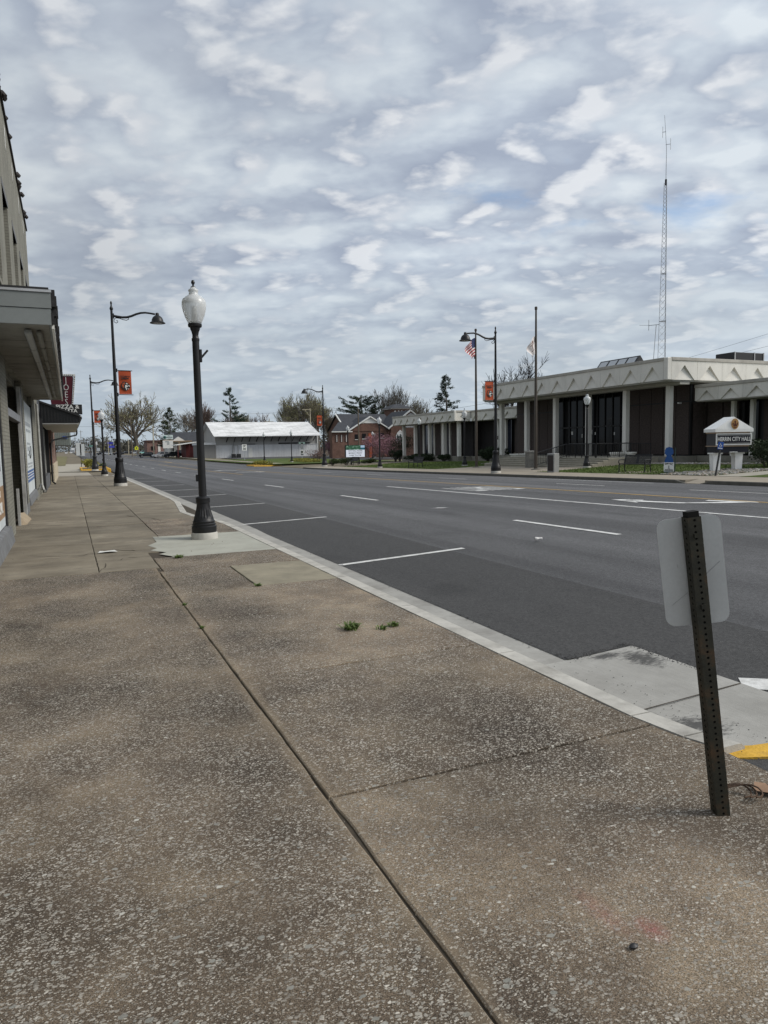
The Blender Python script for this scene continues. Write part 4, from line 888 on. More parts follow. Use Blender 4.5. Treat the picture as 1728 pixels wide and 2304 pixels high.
# roof light and plant
sk = MB().prism([(40.5,44.2,6.5),(43.5,44.2,6.5),(42.0,44.2,8.35)], (0,4.6,0)).build('skylight_frame', BLACKM, ch)
for y in lin(44.3,48.7,4)[:-1]: MB().add([(40.62,y+.08,6.68),(40.62,y+1.0,6.68),(41.88,y+1.0,8.25),(41.88,y+.08,8.25)], [(0,1,2,3)]).build('skylight_pane', PM('skylight_glass', (.40,.42,.44), .1, .05, 2, 0, 1, 0, .6), sk)
hv = thing('rooftop_unit', (46.4,38,6.46), 'dark boxy ventilation unit on the city hall roof at right', 'air unit'); MB().bbox(44.3,47.4,37.4,39.0,6.9,7.85,.03).build('casing', BLACKM, hv)
for x in (44.4,46.4,47.36): MB().box(x-.04,x+.04,37.36,37.44,6.46,7.87).build('corner_post', PM('galvanised_light', (.45,.45,.44), .4, .1, 3, 0, 1, .5), hv)
# low wing towards the camera
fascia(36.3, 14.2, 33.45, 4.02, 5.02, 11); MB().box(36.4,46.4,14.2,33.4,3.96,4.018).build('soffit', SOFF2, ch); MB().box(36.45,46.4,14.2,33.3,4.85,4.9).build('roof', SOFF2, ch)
for y in (30.4,31.75,27.0,25.6,22.4,21.0): o = share('column', mb, (0,0,0), ch); o.location = Vector((37.75,y,.55))-ch.location; o.scale = (.72,.72,.757)
for a in lin(31.9,34.4,2)[:-1]: wpan(38.4, a, a+1.2, .6, 3.95)
for a in lin(22.4,30.2,7)[:-1]: wpan(38.4, a, a+1.1, .6, 3.95)
MB().box(38.35,38.45,30.5,31.8,.6,3.95).build('glass_pane', HGLASS, ch); MB().box(38.3,38.36,30.5,31.8,1.3,1.36).build('transom', BLACKM, ch)
MB().box(38.5,46,14.2,34.4,.5,3.95).build('wing_core', BLACKM, ch); MB().box(37.2,46,14.2,34.0,-.1,.56).build('foundation', FOUND, ch)
# far wing and its link
fascia(36.0, 63.6, 78.7, 3.93, 4.98, 9); fascia(63.6, 36.0, 37.95, 3.93, 4.99, 1, 'y'); fascia(37.95, 54.1, 63.55, 3.93, 4.98, 5)
MB().bbox(35.92,36.12,63.42,63.62,3.92,4.97,.02).build('fascia_corner', FASC, ch)
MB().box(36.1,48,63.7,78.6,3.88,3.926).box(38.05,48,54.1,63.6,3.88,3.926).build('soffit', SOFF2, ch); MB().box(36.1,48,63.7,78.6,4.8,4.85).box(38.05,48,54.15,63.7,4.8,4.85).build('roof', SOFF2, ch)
for x, y in ((37.0,77.6),(37.0,74.5),(37.0,70.9),(37.0,67.6),(37.0,64.4)): o = share('column', mb, (0,0,0), ch); o.location = Vector((x,y,.3))-ch.location; o.scale = (1,1,.80)
for x, y in ((38.6,59.4),(38.6,58.1)): o = share('column', mb, (0,0,0), ch); o.location = Vector((x,y,.3))-ch.location; o.scale = (.7,.7,.80)
for y0, y1 in ((76.2,74.9),(71.9,70.4),(68.2,66.2),): wpan(38.2, y1, y0, .3, 3.88)
for y0, y1 in ((74.7,72.0),(70.2,68.4)):
    MB().box(38.25,38.27,y1+.1,y0-.1,.4,3.85).build('glass_pane', BLUEGL, ch)
    for y in (y1,(y0+y1)/2,y0): MB().box(38.1,38.3,y-.13,y+.13,.3,3.88).build('pilaster', COLM, ch)
wpan(39.2,59.9,61.3,.3,3.88); wpan(39.2,55.0,57.6,.3,3.88)
MB().box(39.22,39.24,58.1,59.4,.4,3.85).build('glass_pane', BLUEGL, ch)
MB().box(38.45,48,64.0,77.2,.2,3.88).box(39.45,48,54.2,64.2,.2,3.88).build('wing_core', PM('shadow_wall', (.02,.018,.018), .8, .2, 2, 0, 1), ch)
MB().box(36.6,48,63.9,77.4,-.6,.30).box(38.2,48,54.5,63.9,-.5,.298).build('foundation', FOUND, ch)
# entrance steps
st = thing('entrance_steps', (30,40,0), 'broad concrete steps rising to the city hall entrance', 'steps')
for i in range(5):
    x0 = 28.6+.42*i; z = .09+.115*i
    MB().bbox(x0, x0+.46 if i < 4 else 34.3, 34.4-.0*i, 46.0, -.4, z, .015).build('step', STEPM, st)
pl_ = thing('stone_pier', (28.0,39.3,-.1), 'square rough stone pier at the foot of the railing', 'pier')
for k_ in range(4): MB().bbox(27.72,28.2,39.05,39.5,-.1+.26*k_+.004,-.1+.26*(k_+1),.012).build('block', PM('pier_block', (.19,.185,.165), .85, .2, 3, .3, 30), pl_)
MB().bbox(27.66,28.26,39.0,39.56,.945,1.06,.015).build('cap', CONC2, pl_)
def railing(name, label, p0, p1, hgt, n, grp):
    r_ = thing(name, p0, label, 'railing', grp); a, c = Vector(p0), Vector(p1); u = Vector((0,0,hgt))
    t_ = MB(); t_.tube([a+u, c+u], .03, 8); t_.build('top_rail', BLACKM, r_); MB().bar(a+Vector((0,0,.12)), c+Vector((0,0,.12)), .03).build('bottom_rail', BLACKM, r_)
    for i in range(n+1):
        p = a+(c-a)*i/n; big = i % 6 == 0; MB().bar(p+Vector((0,0,-.02 if big else .12)), p+u, .045 if big else .018).build('post' if big else 'baluster', BLACKM, r_)
railing('stair_railing', 'black baluster railing sloping up beside the stone pier', (28.1,38.7,.02), (30.5,38.7,.55), .9, 18, 'entrance railings')
railing('stair_railing', 'black railing running along the top of the steps', (30.6,38.6,.55), (30.6,36.0,.55), .9, 24, 'entrance railings')
railing('stair_railing', 'black railing sloping down at the right of the steps', (30.6,35.9,.55), (33.4,35.9,.55), .9, 18, 'entrance railings')
railing('stair_railing', 'black railing in front of the glass entrance doors', (35.6,36.4,.55), (35.6,46.0,.55), .85, 60, 'entrance railings')
def planter(x, y, z, label):
    p = thing('planter', (x, y, z), label, 'planter', 'round concrete planters'); MB().lathe([(.46,0),(.62,.12),(.76,.42),(.80,.55),(.86,.57),(.86,.66),(.78,.66),(.76,.58),(0,.58)], 8).build('bowl', COLM, p, local=True)
    b = MB()
    for i in range(22): a = random.uniform(0,6.28); r_ = random.uniform(0,.6); b.tube([(r_*math.cos(a),r_*math.sin(a),.55),(r_*1.15*math.cos(a),r_*1.15*math.sin(a),.62+random.uniform(0,.18))], .012, 3)
    b.build('dry_stems', DIRT, p, local=True)
planter(33.4,36.6,.20,'round pale planter right of the steps before the glass'); planter(33.6,48.6,.05,'round pale planter left of the steps by the column foot')
pq = thing('memorial_stone', (24.5,32.3,terr(24.5,32.3)), 'upright grey memorial stone with dark plaque at the pavement', 'monument'); 
MB().bbox(24.36,24.72,32.0,32.62,-.12,.98,.02).build('stone', PM('grey_granite', (.28,.28,.27), .7, .1, 6, .1, 90), pq); MB().box(24.34,24.365,32.08,32.54,.02,.88).build('plaque', PM('dark_plaque', (.03,.024,.022), .5, .3, 12, .1, 60), pq); MB().bbox(24.28,24.8,31.9,32.72,-.16,-.08,.01).build('plinth', CONC2, pq)
# flagpoles and flags
def flagpole(x, y, h, label):
    z = terr(x,y); t = thing('flagpole', (x,y,z), label, 'flagpole', 'flagpoles before the city hall')
    MB().lathe([(.105,0),(.10,2.5),(.085,h*.5),(.055,h-.1)], 12).build('pole', PM('bronze_pole', (.085,.072,.060), .45, .1, 2, 0, 1, .4), t, True, local=True)
    MB().lathe([(.055,h-.1),(.085,h-.09),(.085,h+.06),(.05,h+.09),(0,h+.10)], 10).build('truck', PM('bronze_pole', (.085,.072,.060)), t, True, local=True); MB().lathe([(.30,-.02),(.29,.03),(.14,.06),(.11,.10)], 14).build('flash_collar', SIDEWALK_DARK, t, True, local=True)
    MB().bbox(-.14,-.08,-.03,.03,h-2.05,h-1.75,.01).build('cleat', BLACKM, t, local=True)
    return z
z1_ = flagpole(27.3,45.0,9.9,'flagpole flying the striped flag'); z2_ = flagpole(26.4,36.5,9.8,'flagpole flying the white flag')
RED = PM('flag_red', (.30,.022,.035), .8, .1, 5, 0, 1); WHT = PM('flag_white', (.58,.55,.54), .8, .05, 5, 0, 1); NAVY = PM('flag_navy', (.022,.03,.09), .8, .1, 5, 0, 1)
def flag(name, label, x, y, ztop, hoist, fly, cells):
    f_ = thing(name, (x,y,ztop-hoist), label, 'flag'); nu, nv = 16, 26
    def pt(u, v):                     # u along the fly, v down the hoist; the cloth hangs in folds
        droop = .62*u*u*(1-v)*.9+.34*u; return Vector((x-.06-fly*u*(.80-.22*v+.12*math.sin(v*5)), y+.10*math.sin(u*9+v*3)*u*1.4-fly*u*.35, ztop-v*hoist-droop+.05*math.sin(u*7)*u))
    groups = {}
    for i in range(nu):
        for j in range(nv):
            k_ = cells((i+.5)/nu, (j+.5)/nv); groups.setdefault(k_, []).append((i, j))
    for k_, cl in groups.items():
        b = MB()
        for i, j in cl: b.add([pt(i/nu,j/nv), pt((i+1)/nu,j/nv), pt((i+1)/nu,(j+1)/nv), pt(i/nu,(j+1)/nv)], [(0,3,2,1)])
        bm_ = b.build(k_[0], k_[1], f_, 'all')
def us(u, v):
    if u < .4 and v < .54: return ('canton', NAVY)
    return ('stripe', RED) if int(v*13) % 2 == 0 else ('pale_stripe', WHT)
flag('striped_flag', 'red and white striped flag with blue canton, drooping', 27.3, 45.0, z1_+9.35, 1.25, 1.35, us)
BRN = PM('emblem_brown', (.16,.10,.09), .8, .3, 20, 0, 1)
def il(u, v):
    q = ((u-.38)/.20)**2+((v-.30)/.13)**2
    if q < 1 and not (u > .40 and .25 < v < .33) : return ('emblem', BRN)
    if abs(u-.40) < .05 and .42 < v < .66: return ('emblem', BRN)
    if .2 < u < .55 and .68 < v < .72: return ('emblem', BRN)
    return ('cloth', WHT)
flag('white_flag', 'plain white flag with brown emblem hanging from its pole', 26.4, 36.5, z2_+8.15, 1.05, 1.05, il)
# benches
def bench(x, y, rz, label):
    t = thing('park_bench', (x,y,terr(x,y)+.012), label, 'bench', 'black metal park benches', rz)
    for s_ in (-.72,.72):
        b = MB(); b.tube([(s_,-.42,0),(s_,-.34,.10),(s_,-.36,.28),(s_,-.33,.42),(s_,-.05,.42),(s_,.08,.40)], .028, 6); b.build('front_leg', BLACKM, t, True, local=True)
        b = MB(); b.tube([(s_,.22,0),(s_,.14,.12),(s_,.10,.40),(s_,.17,.65),(s_,.24,.84),(s_,.30,.86)], .028, 6); b.build('rear_leg', BLACKM, t, True, local=True)
        b = MB(); b.tube([(s_,-.33,.42),(s_,-.40,.52),(s_,-.36,.62),(s_,-.15,.64),(s_,.14,.62)], .026, 6); b.build('armrest', BLACKM, t, True, local=True)
    for i in range(7): MB().bbox(-.74,.74,-.36+.072*i,-.296+.072*i,.40,.445,.005).build('seat_slat', BLACKM, t, local=True)
    for i in range(30):
        xx = -.72+1.44*i/29; MB().bar((xx,.10,.43),(xx,.235,.83),.030 if i not in (0,14,15,29) else .06,.018).build('back_slat', BLACKM, t, local=True)
    b = MB(); b.tube([(-.75,.235,.84),(.75,.235,.84)], .028, 6); b.build('back_rail', BLACKM, t, True, local=True)
    return t
bench(25.9,27.45,R(-76),'black bench on the lawn, nearest, right of the memorial stone'); bench(25.9,52.0,R(-86),'black bench on the lawn before the far wing'); bench(27.0,68.9,R(-86),'black bench under the lit message board')
MB().box(25.1,26.4,26.5,28.4,0,0) if 0 else None
tag(sheet([25.0,26.5],[26.5,28.3],.020).build('bench_pad', FARWALK), kind='structure')
# white hall sign on two posts
hs = thing('city_hall_sign', (27.3,23.4,terr(27.3,23.4)), 'white roofed sign reading HERRIN CITY HALL on two white posts', 'sign')
uu = Vector((.960,-.28,0)).normalized(); ww = Vector((-uu.y,uu.x,0)); O = Vector((27.02,23.75,terr(27,23.7)))
def SB(name, mt, u0, u1, w0, w1, z0, z1, par=hs, bev=.015):
    b = MB(); c = O+uu*(u0+u1)/2+ww*(w0+w1)/2+Vector((0,0,(z0+z1)/2)); b.obox(c, uu*(u1-u0)/2, ww*(w1-w0)/2, Vector((0,0,(z1-z0)/2))); return b.build(name, mt, par)
SW_ = PM('sign_white', (.80,.80,.78), .55, .05, 3, .03, 40, dirt=.12); SN = PM('sign_navy', (.007,.007,.014), .4, .1, 3, 0, 1); TAN = PM('sign_tan', (.33,.24,.17), .6, .1, 4, 0, 1)
for u0 in (.02,1.30):
    b = MB(); P = []
    for z, q in ((0,.0),(.92,.035)):
        for a, c in ((-1,-1),(1,-1),(1,1),(-1,1)): P.append(O+uu*(u0+.23+a*(.19+q))+ww*(.40+c*(.16+q))+Vector((0,0,z)))
    b.add(P, [(3,2,1,0),(4,5,6,7),(0,1,5,4),(1,2,6,5),(2,3,7,6),(3,0,4,7)]); b.build('post', SW_, hs); SB('post_cap', SW_, u0-.06,u0+.52,.14,.66,.92,.99)
SB('base_box', SN, -.02,1.92,.02,.78,.99,1.30); SB('trim_band', TAN, -.06,1.96,-.03,.83,1.30,1.345); SB('cabinet', PM('cabinet_grey', (.045,.045,.05), .5, .1, 3, 0, 1), -.03,1.93,.0,.80,1.345,1.96)
fr_ = SB('face_frame', SW_, .0,2.05,-.055,-.002,1.37,1.965); SB('face', SN, .06,1.99,-.066,-.056,1.425,1.91, hs)
for z in (1.455,1.865): SB('face_line', SW_, .10,1.95,-.072,-.067,z,z+.011)
text('lettering', 'HERRIN CITY HALL', .295, frame(O+uu*1.025+ww*(-.072)+Vector((0,0,1.665)), uu), SW_, hs, sx=.76, ext=.004, bold=.001)
SB('trim_band', TAN, -.06,1.96,-.03,.83,1.96,2.03)
b = MB(); P = [O+uu*u+ww*w+Vector((0,0,z)) for u, w, z in ((-.12,-.14,2.03),(2.10,-.14,2.03),(2.10,.94,2.03),(-.12,.94,2.03),(-.12,-.14,2.19),(2.10,-.14,2.19),(2.10,.94,2.19),(-.12,.94,2.19),(.99,-.06,2.80),(.99,.86,2.80))]
b.add(P, [(3,2,1,0),(0,1,5,4),(1,2,6,5),(2,3,7,6),(3,0,4,7),(4,5,8),(6,7,9),(5,6,9,8),(7,4,8,9)]); b.build('roof', SW_, hs)
b = MB()
for r_, q in ((.235,0),): b.prism([O+uu*(1.0+r_*math.cos(i*.2618)*.9)+ww*(-.135+.0*i)+Vector((0,0,2.44+.27*math.sin(i*.2618))) for i in range(24)], -ww*.03)
sl = b.build('seal', PM('seal_gold', (.40,.22,.08), .6, .3, 22, .1, 40), hs); 
for (u, z, w, h) in ((1.0,2.50,.035,.10),(1.0,2.40,.07,.03),(1.0,2.34,.11,.03),(.88,2.44,.03,.05),(1.12,2.44,.03,.05),(1.0,2.26,.08,.02)): SB('seal_mark', PM('seal_dark', (.10,.03,.02), .7, .1, 5, 0, 1), u-w,u+w,-.175,-.166,z-h,z+h, sl)
SB('notice_plate', SW_, .82,1.28,-.03,.0,1.0,1.03); SB('notice_plate', SW_, -.35,-.25,.75,.80,1.42,1.50) if 0 else None
hs.scale = (.85,.85,.90)
# leaning parking sign on the near side of it
hp = thing('parking_sign', (24.75,21.6,terr(24.7,21.6)), 'leaning black post with blue wheelchair parking sign', 'sign')
q0 = Vector((24.72,21.62,terr(24.7,21.6))); q1 = q0+Vector((.28,-.02,1.42)); MB().bar(q0-Vector((0,0,.05)), q1, .055).build('post', BLACKM, hp)
d_ = (q1-q0).normalized(); u2 = Vector((.62,-.78,0)); u2 = (u2-d_*u2.dot(d_)).normalized(); n2 = u2.cross(d_).normalized(); n2 = n2 if n2.y < 0 else -n2
cc = q1-d_*.16+n2*.04; BLUE = PM('parking_blue', (.03,.10,.38), .5, .1, 4, 0, 1)
u2 = u2*.66; d3_ = d_; d_ = d_*.66
MB().obox(cc, u2*.16, d_*.24, n2*.004).build('plate', BLUE, hp)
def on(mx, mz): return cc+u2*mx+d_*mz+n2*.007
b = MB(); b.tube([on(-.02,.14),on(-.02,.04),on(.05,.03),(on(.075,-.04))], .013, 4); b.tube([on(.02+.055*math.cos(R(a))-.03,-.015+.055*math.sin(R(a))) for a in range(100,380,28)], .010, 4); b.tube([on(-.02,.17),on(-.018,.172)], .02, 5); b.build('symbol', SW_, hp); MB().obox(on(0,-.17), u2*.13, d_*.028, n2*.002).build('white_strip', SW_, hp)
# cut-out figure sign and yard sign
bf = thing('cutout_figure', (26.1,25.45,terr(26.1,25.4)), 'blue cut-out figure standing behind the small white yard sign', 'cut-out sign'); v2 = Vector((.70,-.714,0)); o_ = Vector((26.15,25.55,terr(26.1,25.5))); nn = Vector((.714,.70,0))
prof = [(-.20,0),(.20,0),(.19,.62),(.11,.80),(.12,.84),(.19,.92),(.19,1.08),(.13,1.20),(.0,1.24),(-.13,1.20),(-.19,1.08),(-.19,.92),(-.12,.84),(-.11,.80),(-.19,.62)]
MB().prism([o_+v2*a+Vector((0,0,z)) for a, z in prof], nn*.02).build('figure', PM('cutout_blue', (.022,.085,.27), .55, .15, 4, 0, 1), bf); MB().bar(o_+v2*.27+Vector((0,0,-.05)), o_+v2*.27+Vector((0,0,1.2)), .03).build('stake', PM('stake_green', (.02,.045,.04), .6, .1, 4, 0, 1), bf)
ys_ = thing('yard_sign', (25.9,25.3,terr(25.9,25.3)), 'small square white yard sign with walking figure on the lawn edge', 'sign'); c_ = o_-nn*.15+Vector((0,0,.29)); MB().obox(c_, v2*.225, Vector((0,0,.215)), nn*.006).build('board', SW_, ys_)
for a in (-.15,.15): MB().bar(c_+v2*a-Vector((0,0,.34)), c_+v2*a-Vector((0,0,.1)), .012).build('wire_leg', BLACKM, ys_)
for a0, z0_, a1, z1__ in ((-.19,.175,.19,.165),(-.17,.12,-.03,.15),(.04,.14,.17,.09),(-.17,-.12,.17,-.135),(-.19,-.165,.19,-.18)): MB().bar(c_+v2*a0+Vector((0,0,z0_))-nn*.008, c_+v2*a1+Vector((0,0,z1__))-nn*.008, .004, .026).build('print_line', BLACKM, ys_)
b = MB(); b.tube([c_-nn*.009+Vector((0,0,.06)), c_-nn*.009+Vector((0,0,-.02))], .016, 5); b.tube([c_-nn*.009+v2*-.03+Vector((0,0,-.10)), c_-nn*.009+Vector((0,0,-.01)), c_-nn*.009+v2*.03+Vector((0,0,-.10))], .010, 4); b.tube([c_-nn*.009+Vector((0,0,.085)), c_-nn*.009+Vector((0,0,.105))], .017, 5); b.build('walking_figure', BLACKM, ys_)
# river stones
b = MB()
def stone_(x, y, r, z=None):
    z = terr(x,y)+.012 if z is None else z; a = random.uniform(0,6.28); e = random.uniform(.7,1.3); n = 6; ba = len(b.v)
    for k_, (rr_, zz) in enumerate(((.9,0),(1,.35),(.6,.75))):
        for i in range(n): t = a+i*6.283/n; b.v.append((x+rr_*r*e*math.cos(t)*random.uniform(.9,1.1), y+rr_*r/e*math.sin(t), z+zz*r*.9))
    mi = random.choice((0,0,1,2))
    for k_ in range(2):
        for i in range(n): b.f.append((ba+k_*n+i, ba+k_*n+(i+1)%n, ba+(k_+1)*n+(i+1)%n, ba+(k_+1)*n+i)); b.m.append(mi)
    b.f.append(tuple(ba+2*n+i for i in range(n))); b.m.append(mi)
for i in range(2600):
    if i < 1500:
        t = random.random(); x = 24.7+t*4.2; y = random.uniform(22.0, 25.2-.25*abs(x-26)); 
        if y > 24.6 and x < 25.4: continue
    elif i < 2200: x, y = 33.6+random.uniform(-1.2,1.0), random.uniform(27,35.6)
    else: x, y = random.uniform(30.5,33.5), random.uniform(46.5,50)
    stone_(x, y, random.uniform(.035,.085))
tag(b.build('river_stones', [PM('stone_pale', (.36,.34,.31), .8, .3, 9, .2, 40), PM('stone_grey', (.17,.165,.16), .8, .3, 9, .2, 40), PM('stone_tan', (.27,.22,.17), .8, .3, 9, .2, 40)]), 'loose river stones in beds along the city hall front', 'stones', kind='stuff')
tag(sheet([24.6,25.5,27,28.9], [21.9,23,24.2,25.0], .016).build('stone_bed_soil', DIRT), kind='structure'); tag(sheet([32.3,33.5,34.8], [26.5,30,33,35.8], .018).build('stone_bed_soil', DIRT), kind='structure')
# radio mast
rm = thing('radio_mast', (95,94.7,-.4), 'tall slim grey lattice radio mast rising behind the city hall', 'mast'); MG = PM('mast_steel', (.40,.42,.44), .5, .1, .5, 0, 1, .3)
mb_ = Vector((95,94.7,0)); tops = 45.0
def leg_at(i, z): r_ = 1.05*(1-z/tops)+.27*(z/tops)+(.25 if z < 0 else 0); a = R(20+120*i); return mb_+Vector((r_*math.cos(a)*1.0, r_*math.sin(a), z))
for i in range(3):
    b = MB(); b.tube([leg_at(i,z) for z in lin(-.5,tops,10)], .04, 5); b.build('leg', MG, rm, True)
br = MB(); z = 4.0
while z < tops-.5:
    dz_ = 1.5-.9*z/tops
    for i in range(3): br.tube([leg_at(i,z), leg_at((i+1)%3,z+dz_)], .017, 3, caps=False); br.tube([leg_at((i+1)%3,z), leg_at(i,z+dz_)], .017, 3, caps=False)
    z += dz_
br.build('bracing', MG, rm)
for z in (22,30): 
    b = MB()
    for i in range(3): b.tube([leg_at(i,z),leg_at((i+1)%3,z)], .07, 4)
    b.build('ring', MG, rm)
MB().tube([mb_+Vector((0,0,44.8)), mb_+Vector((0,0,50.5)), mb_+Vector((-.25,.3,56))], [.06,.05,.035], 6).build('top_pole', MG, rm); MB().lathe([(.17,44.6),(.17,45.5),(.1,45.6)], 8, mb_).build('top_plate', BLACKM, rm)
for z, s_ in ((53.3,-1),(51.2,1)): MB().bar(mb_+Vector((-.1,.1,z)), mb_+Vector((.45*s_,-.45*s_,z)), .06).tube([mb_+Vector((.45*s_,-.45*s_,z-.9)), mb_+Vector((.45*s_,-.45*s_,z+.9))], .04, 4).build('dipole', MG, rm)
a_ = leg_at(1,21.5); MB().bar(a_, a_+Vector((-1.2,1.25,-.05)), .09).tube([a_+Vector((-1.15,1.2,-.9)), a_+Vector((-1.15,1.2,.9))], .05, 4).bar(a_+Vector((-1.1,1.2,0)), a_+Vector((-2.2,2.3,.1)), .05).build('side_antenna', MG, rm)
MB().tube([a_+Vector((-.3,.35,0)), a_+Vector((-.7,.7,-9)), a_+Vector((-1.6,1.6,-20))], .05, 4).build('cable', MG, rm)
# ---------------------------------------------------------------- beyond the hall
# lit message board
lb = thing('message_board', (28.5,71.6,-.4), 'lit message board with CITY HALL HOURS text over a green picture', 'sign'); a_, c_ = Vector((27.35,72.0,0)), Vector((29.25,71.2,0)); ud = (c_-a_).normalized(); nd = Vector((ud.y,-ud.x,0))
def LB(name, mt, u0, u1, z0, z1, d0, d1, par=lb): 
    b = MB(); b.obox(a_+ud*(u0+u1)/2+nd*(d0+d1)/2+Vector((0,0,(z0+z1)/2)), ud*(u1-u0)/2, nd*(d1-d0)/2, Vector((0,0,(z1-z0)/2))); return b.build(name, mt, par)
LB('cabinet', BLACKM, -.12,2.1,.36,1.66,-.25,0)
def emis(name, c, st):
    s = NT(name); s.b.inputs['Emission Color'].default_value = (*c, 1); s.b.inputs['Emission Strength'].default_value = st; return s.out(tuple(x*.25 for x in c), .4)
LB('screen', emis('screen_white', (.62,.66,.74), .62), .02,2.03,.38,1.15,.001,.012)
s = NT('screen_picture'); k = s.ramp(s.noise(5.5, 4, .7), [(.38, (.012,.05,.03)), (.55, (.03,.10,.05)), (.62, (.35,.48,.42)), (.7, (.04,.12,.07))]); s.l(k, s.b.inputs['Emission Color']); s.b.inputs['Emission Strength'].default_value = .6; SP = s.out((.03,.06,.04), .4)
LB('picture', SP, .02,1.6,1.15,1.62,.001,.012); LB('picture', emis('screen_sky', (.35,.48,.62), .6), 1.6,2.03,1.38,1.62,.001,.012); LB('picture', emis('screen_teal', (.02,.10,.14), .6), 1.6,2.03,1.15,1.38,.001,.012)
for i, t_ in enumerate(('CITY HALL HOURS','MONDAY-FRIDAY','8 A.M. TO 4 P.M.')): text('lettering', t_, .20, frame(a_+ud*1.03+nd*.02+Vector((0,0,1.03-.235*i)), ud), BLACKM, lb, ext=.002, bold=.004, sx=.9)
for u in (.55,1.4): LB('post', BLACKM, u-.08,u+.08,-.6,.36,-.2,-.05)
# white warehouse
wh = thing('white_warehouse', (40,156,-.5), 'long grey and white metal warehouse with pale sloping roof and dock brackets', 'warehouse')
WGREY = PM('warehouse_grey', (.33,.33,.32), .7, .06, .5, 0, 1, dirt=.15); WWHT = PM('warehouse_white', (.62,.63,.64), .6, .05, .6, 0, 1, dirt=.2); CMU = PM('grey_block', (.19,.19,.185), .85, .1, .5, 0, 1)
MB().box(28.76,51.5,153.4,153.44,2.0,4.6).build('upper_wall', WGREY, wh); MB().prism([(28.6,166.5,-.7),(28.6,153.3,-.7),(28.6,153.3,4.75),(28.6,160.5,7.25),(28.6,166.5,5.9)], (.15,0,0)).build('gable_wall', PM('gable_grey', (.36,.345,.32), .75, .05, .5, 0, 1), wh)
MB().box(28.75,51.5,153.45,166.4,-.7,4.4).build('core', WGREY, wh)
x = 28.7
while x < 51.3: MB().bbox(x,x+.56,153.28,153.40,-.7,2.1,.03).build('siding_sheet', WWHT, wh); x += .57
MB().box(28.6,51.5,153.2,153.4,2.1,2.2).build('siding_cap', WWHT, wh)
RW = NT('weathered_white_roof'); k = RW.ramp(RW.noise(.7, 6, .7, RW.mapv((.5,1.6,1.6))), [(.35, (.45,.45,.44)), (.55, (.68,.68,.67)), (.75, (.80,.80,.79))]); RW = RW.out(k, .6)
RP = MB()
for i in range(24):
    x0 = 27.9+i*.985
    for j, (ya, za, yb, zb) in enumerate(((150.9,4.10,155.4,5.65),(155.3,5.67,160.3,7.32))):
        b = MB().add([(x0,ya,za),(x0+.97,ya,za),(x0+.97,yb,zb),(x0,yb,zb),(x0,ya,za-.06),(x0+.97,ya,za-.06),(x0+.97,yb,zb-.06),(x0,yb,zb-.06)], [(0,1,2,3),(7,6,5,4),(0,4,5,1),(1,5,6,2),(2,6,7,3),(3,7,4,0)]); b.build('roof_sheet', RW, wh)
MB().add([(27.9,160.2,7.3),(51.6,160.2,7.3),(51.6,167,5.3),(27.9,167,5.3)], [(0,1,2,3)]).build('roof_back', RW, wh); MB().box(27.9,51.6,150.82,150.92,3.95,4.11).build('eave_board', WWHT, wh)
for i in range(13): x = 31.0+i*1.62; MB().bar((x,153.3,2.9),(x+.05,151.4,4.1),.14).build('bracket', BLACKM, wh)
MB().box(42.4,49.6,153.2,153.36,2.25,2.55).build('dock_window', BLACKM, wh); MB().box(47.2,48.2,153.15,153.2,2.3,2.6).build('window_board', WGREY, wh)
MB().box(34.2,37.2,153.2,153.36,2.25,2.4).build('dock_window', BLACKM, wh); MB().box(35.6,36.5,153.18,153.28,-.7,1.5).build('door', WHITE, wh)
for x in (31.9,33.0): MB().bbox(x,x+.8,152.3,153.0,-.6,.3,.03).build('condenser', BLACKM, wh)
pp = MB(); pp.tube([(32.2,153.1,.3),(32.2,153.1,2.1),(33.4,153.1,2.1),(33.4,153.1,.3)], .05, 4); pp.tube([(32.5,153.1,.3),(32.5,153.1,2.9)], .05, 4); pp.build('pipes', CMU, wh)
MB().box(25.8,28.5,152.8,165,-.7,2.3).build('annex', CMU, wh); MB().box(25.6,28.6,152.6,165,2.3,2.75).build('annex_roof', WWHT, wh); MB().box(51.3,51.6,153.2,153.4,-.7,4.0).build('corner_trim', WHITE, wh)
tag(sheet([29,35,45,60], [100,120,152.5], .01, lambda x, y: terr(40,y)+.0).build('parking_lot', ASPH2), kind='structure')
tag(sheet([22.2,24,27,30,35,40], lin(82,130,6), .02, lambda x, y: terr(30,y)).build('verge', GRASS), kind='structure')
tag(sheet([23,26.5], lin(130,300,6), .03, lambda x, y: terr(25,y)).build('verge', PM('dry_verge', (.15,.135,.06), .9, .25, .6, .3, 20)), kind='structure')
tag(sheet([23.5,25], lin(82,200,6), .05, lambda x, y: terr(25,y)).build('sidewalk_far', FARWALK), kind='structure')
def island(name, label, x0, x1, y0, y1, par=None):
    t = thing(name, ((x0+x1)/2,(y0+y1)/2,terr((x0+x1)/2,y0)), label, 'flower bed', 'yellow kerbed flower beds'); z = terr((x0+x1)/2,(y0+y1)/2)-(0 if x0 < 5 else .0)
    MB().bbox(x0,x1,y0,y0+.2,z-.3,z+.17,.03).bbox(x0,x1,y1-.2,y1,z-.3,z+.17,.03).bbox(x0,x0+.2,y0+.2,y1-.2,z-.3,z+.168,.03).bbox(x1-.2,x1,y0+.2,y1-.2,z-.3,z+.168,.03).build('yellow_kerb', KYEL, t); MB().box(x0+.2,x1-.2,y0+.2,y1-.2,z-.2,z+.12).build('soil', DIRT, t); return z
iz = island('flower_bed', 'yellow kerbed flower bed beside the farther left lamp', .9, 3.4, 68.5, 77); iz2 = island('flower_bed', 'yellow kerbed flower bed at the far side street', 19.8, 23.2, 82.6, 86.5)
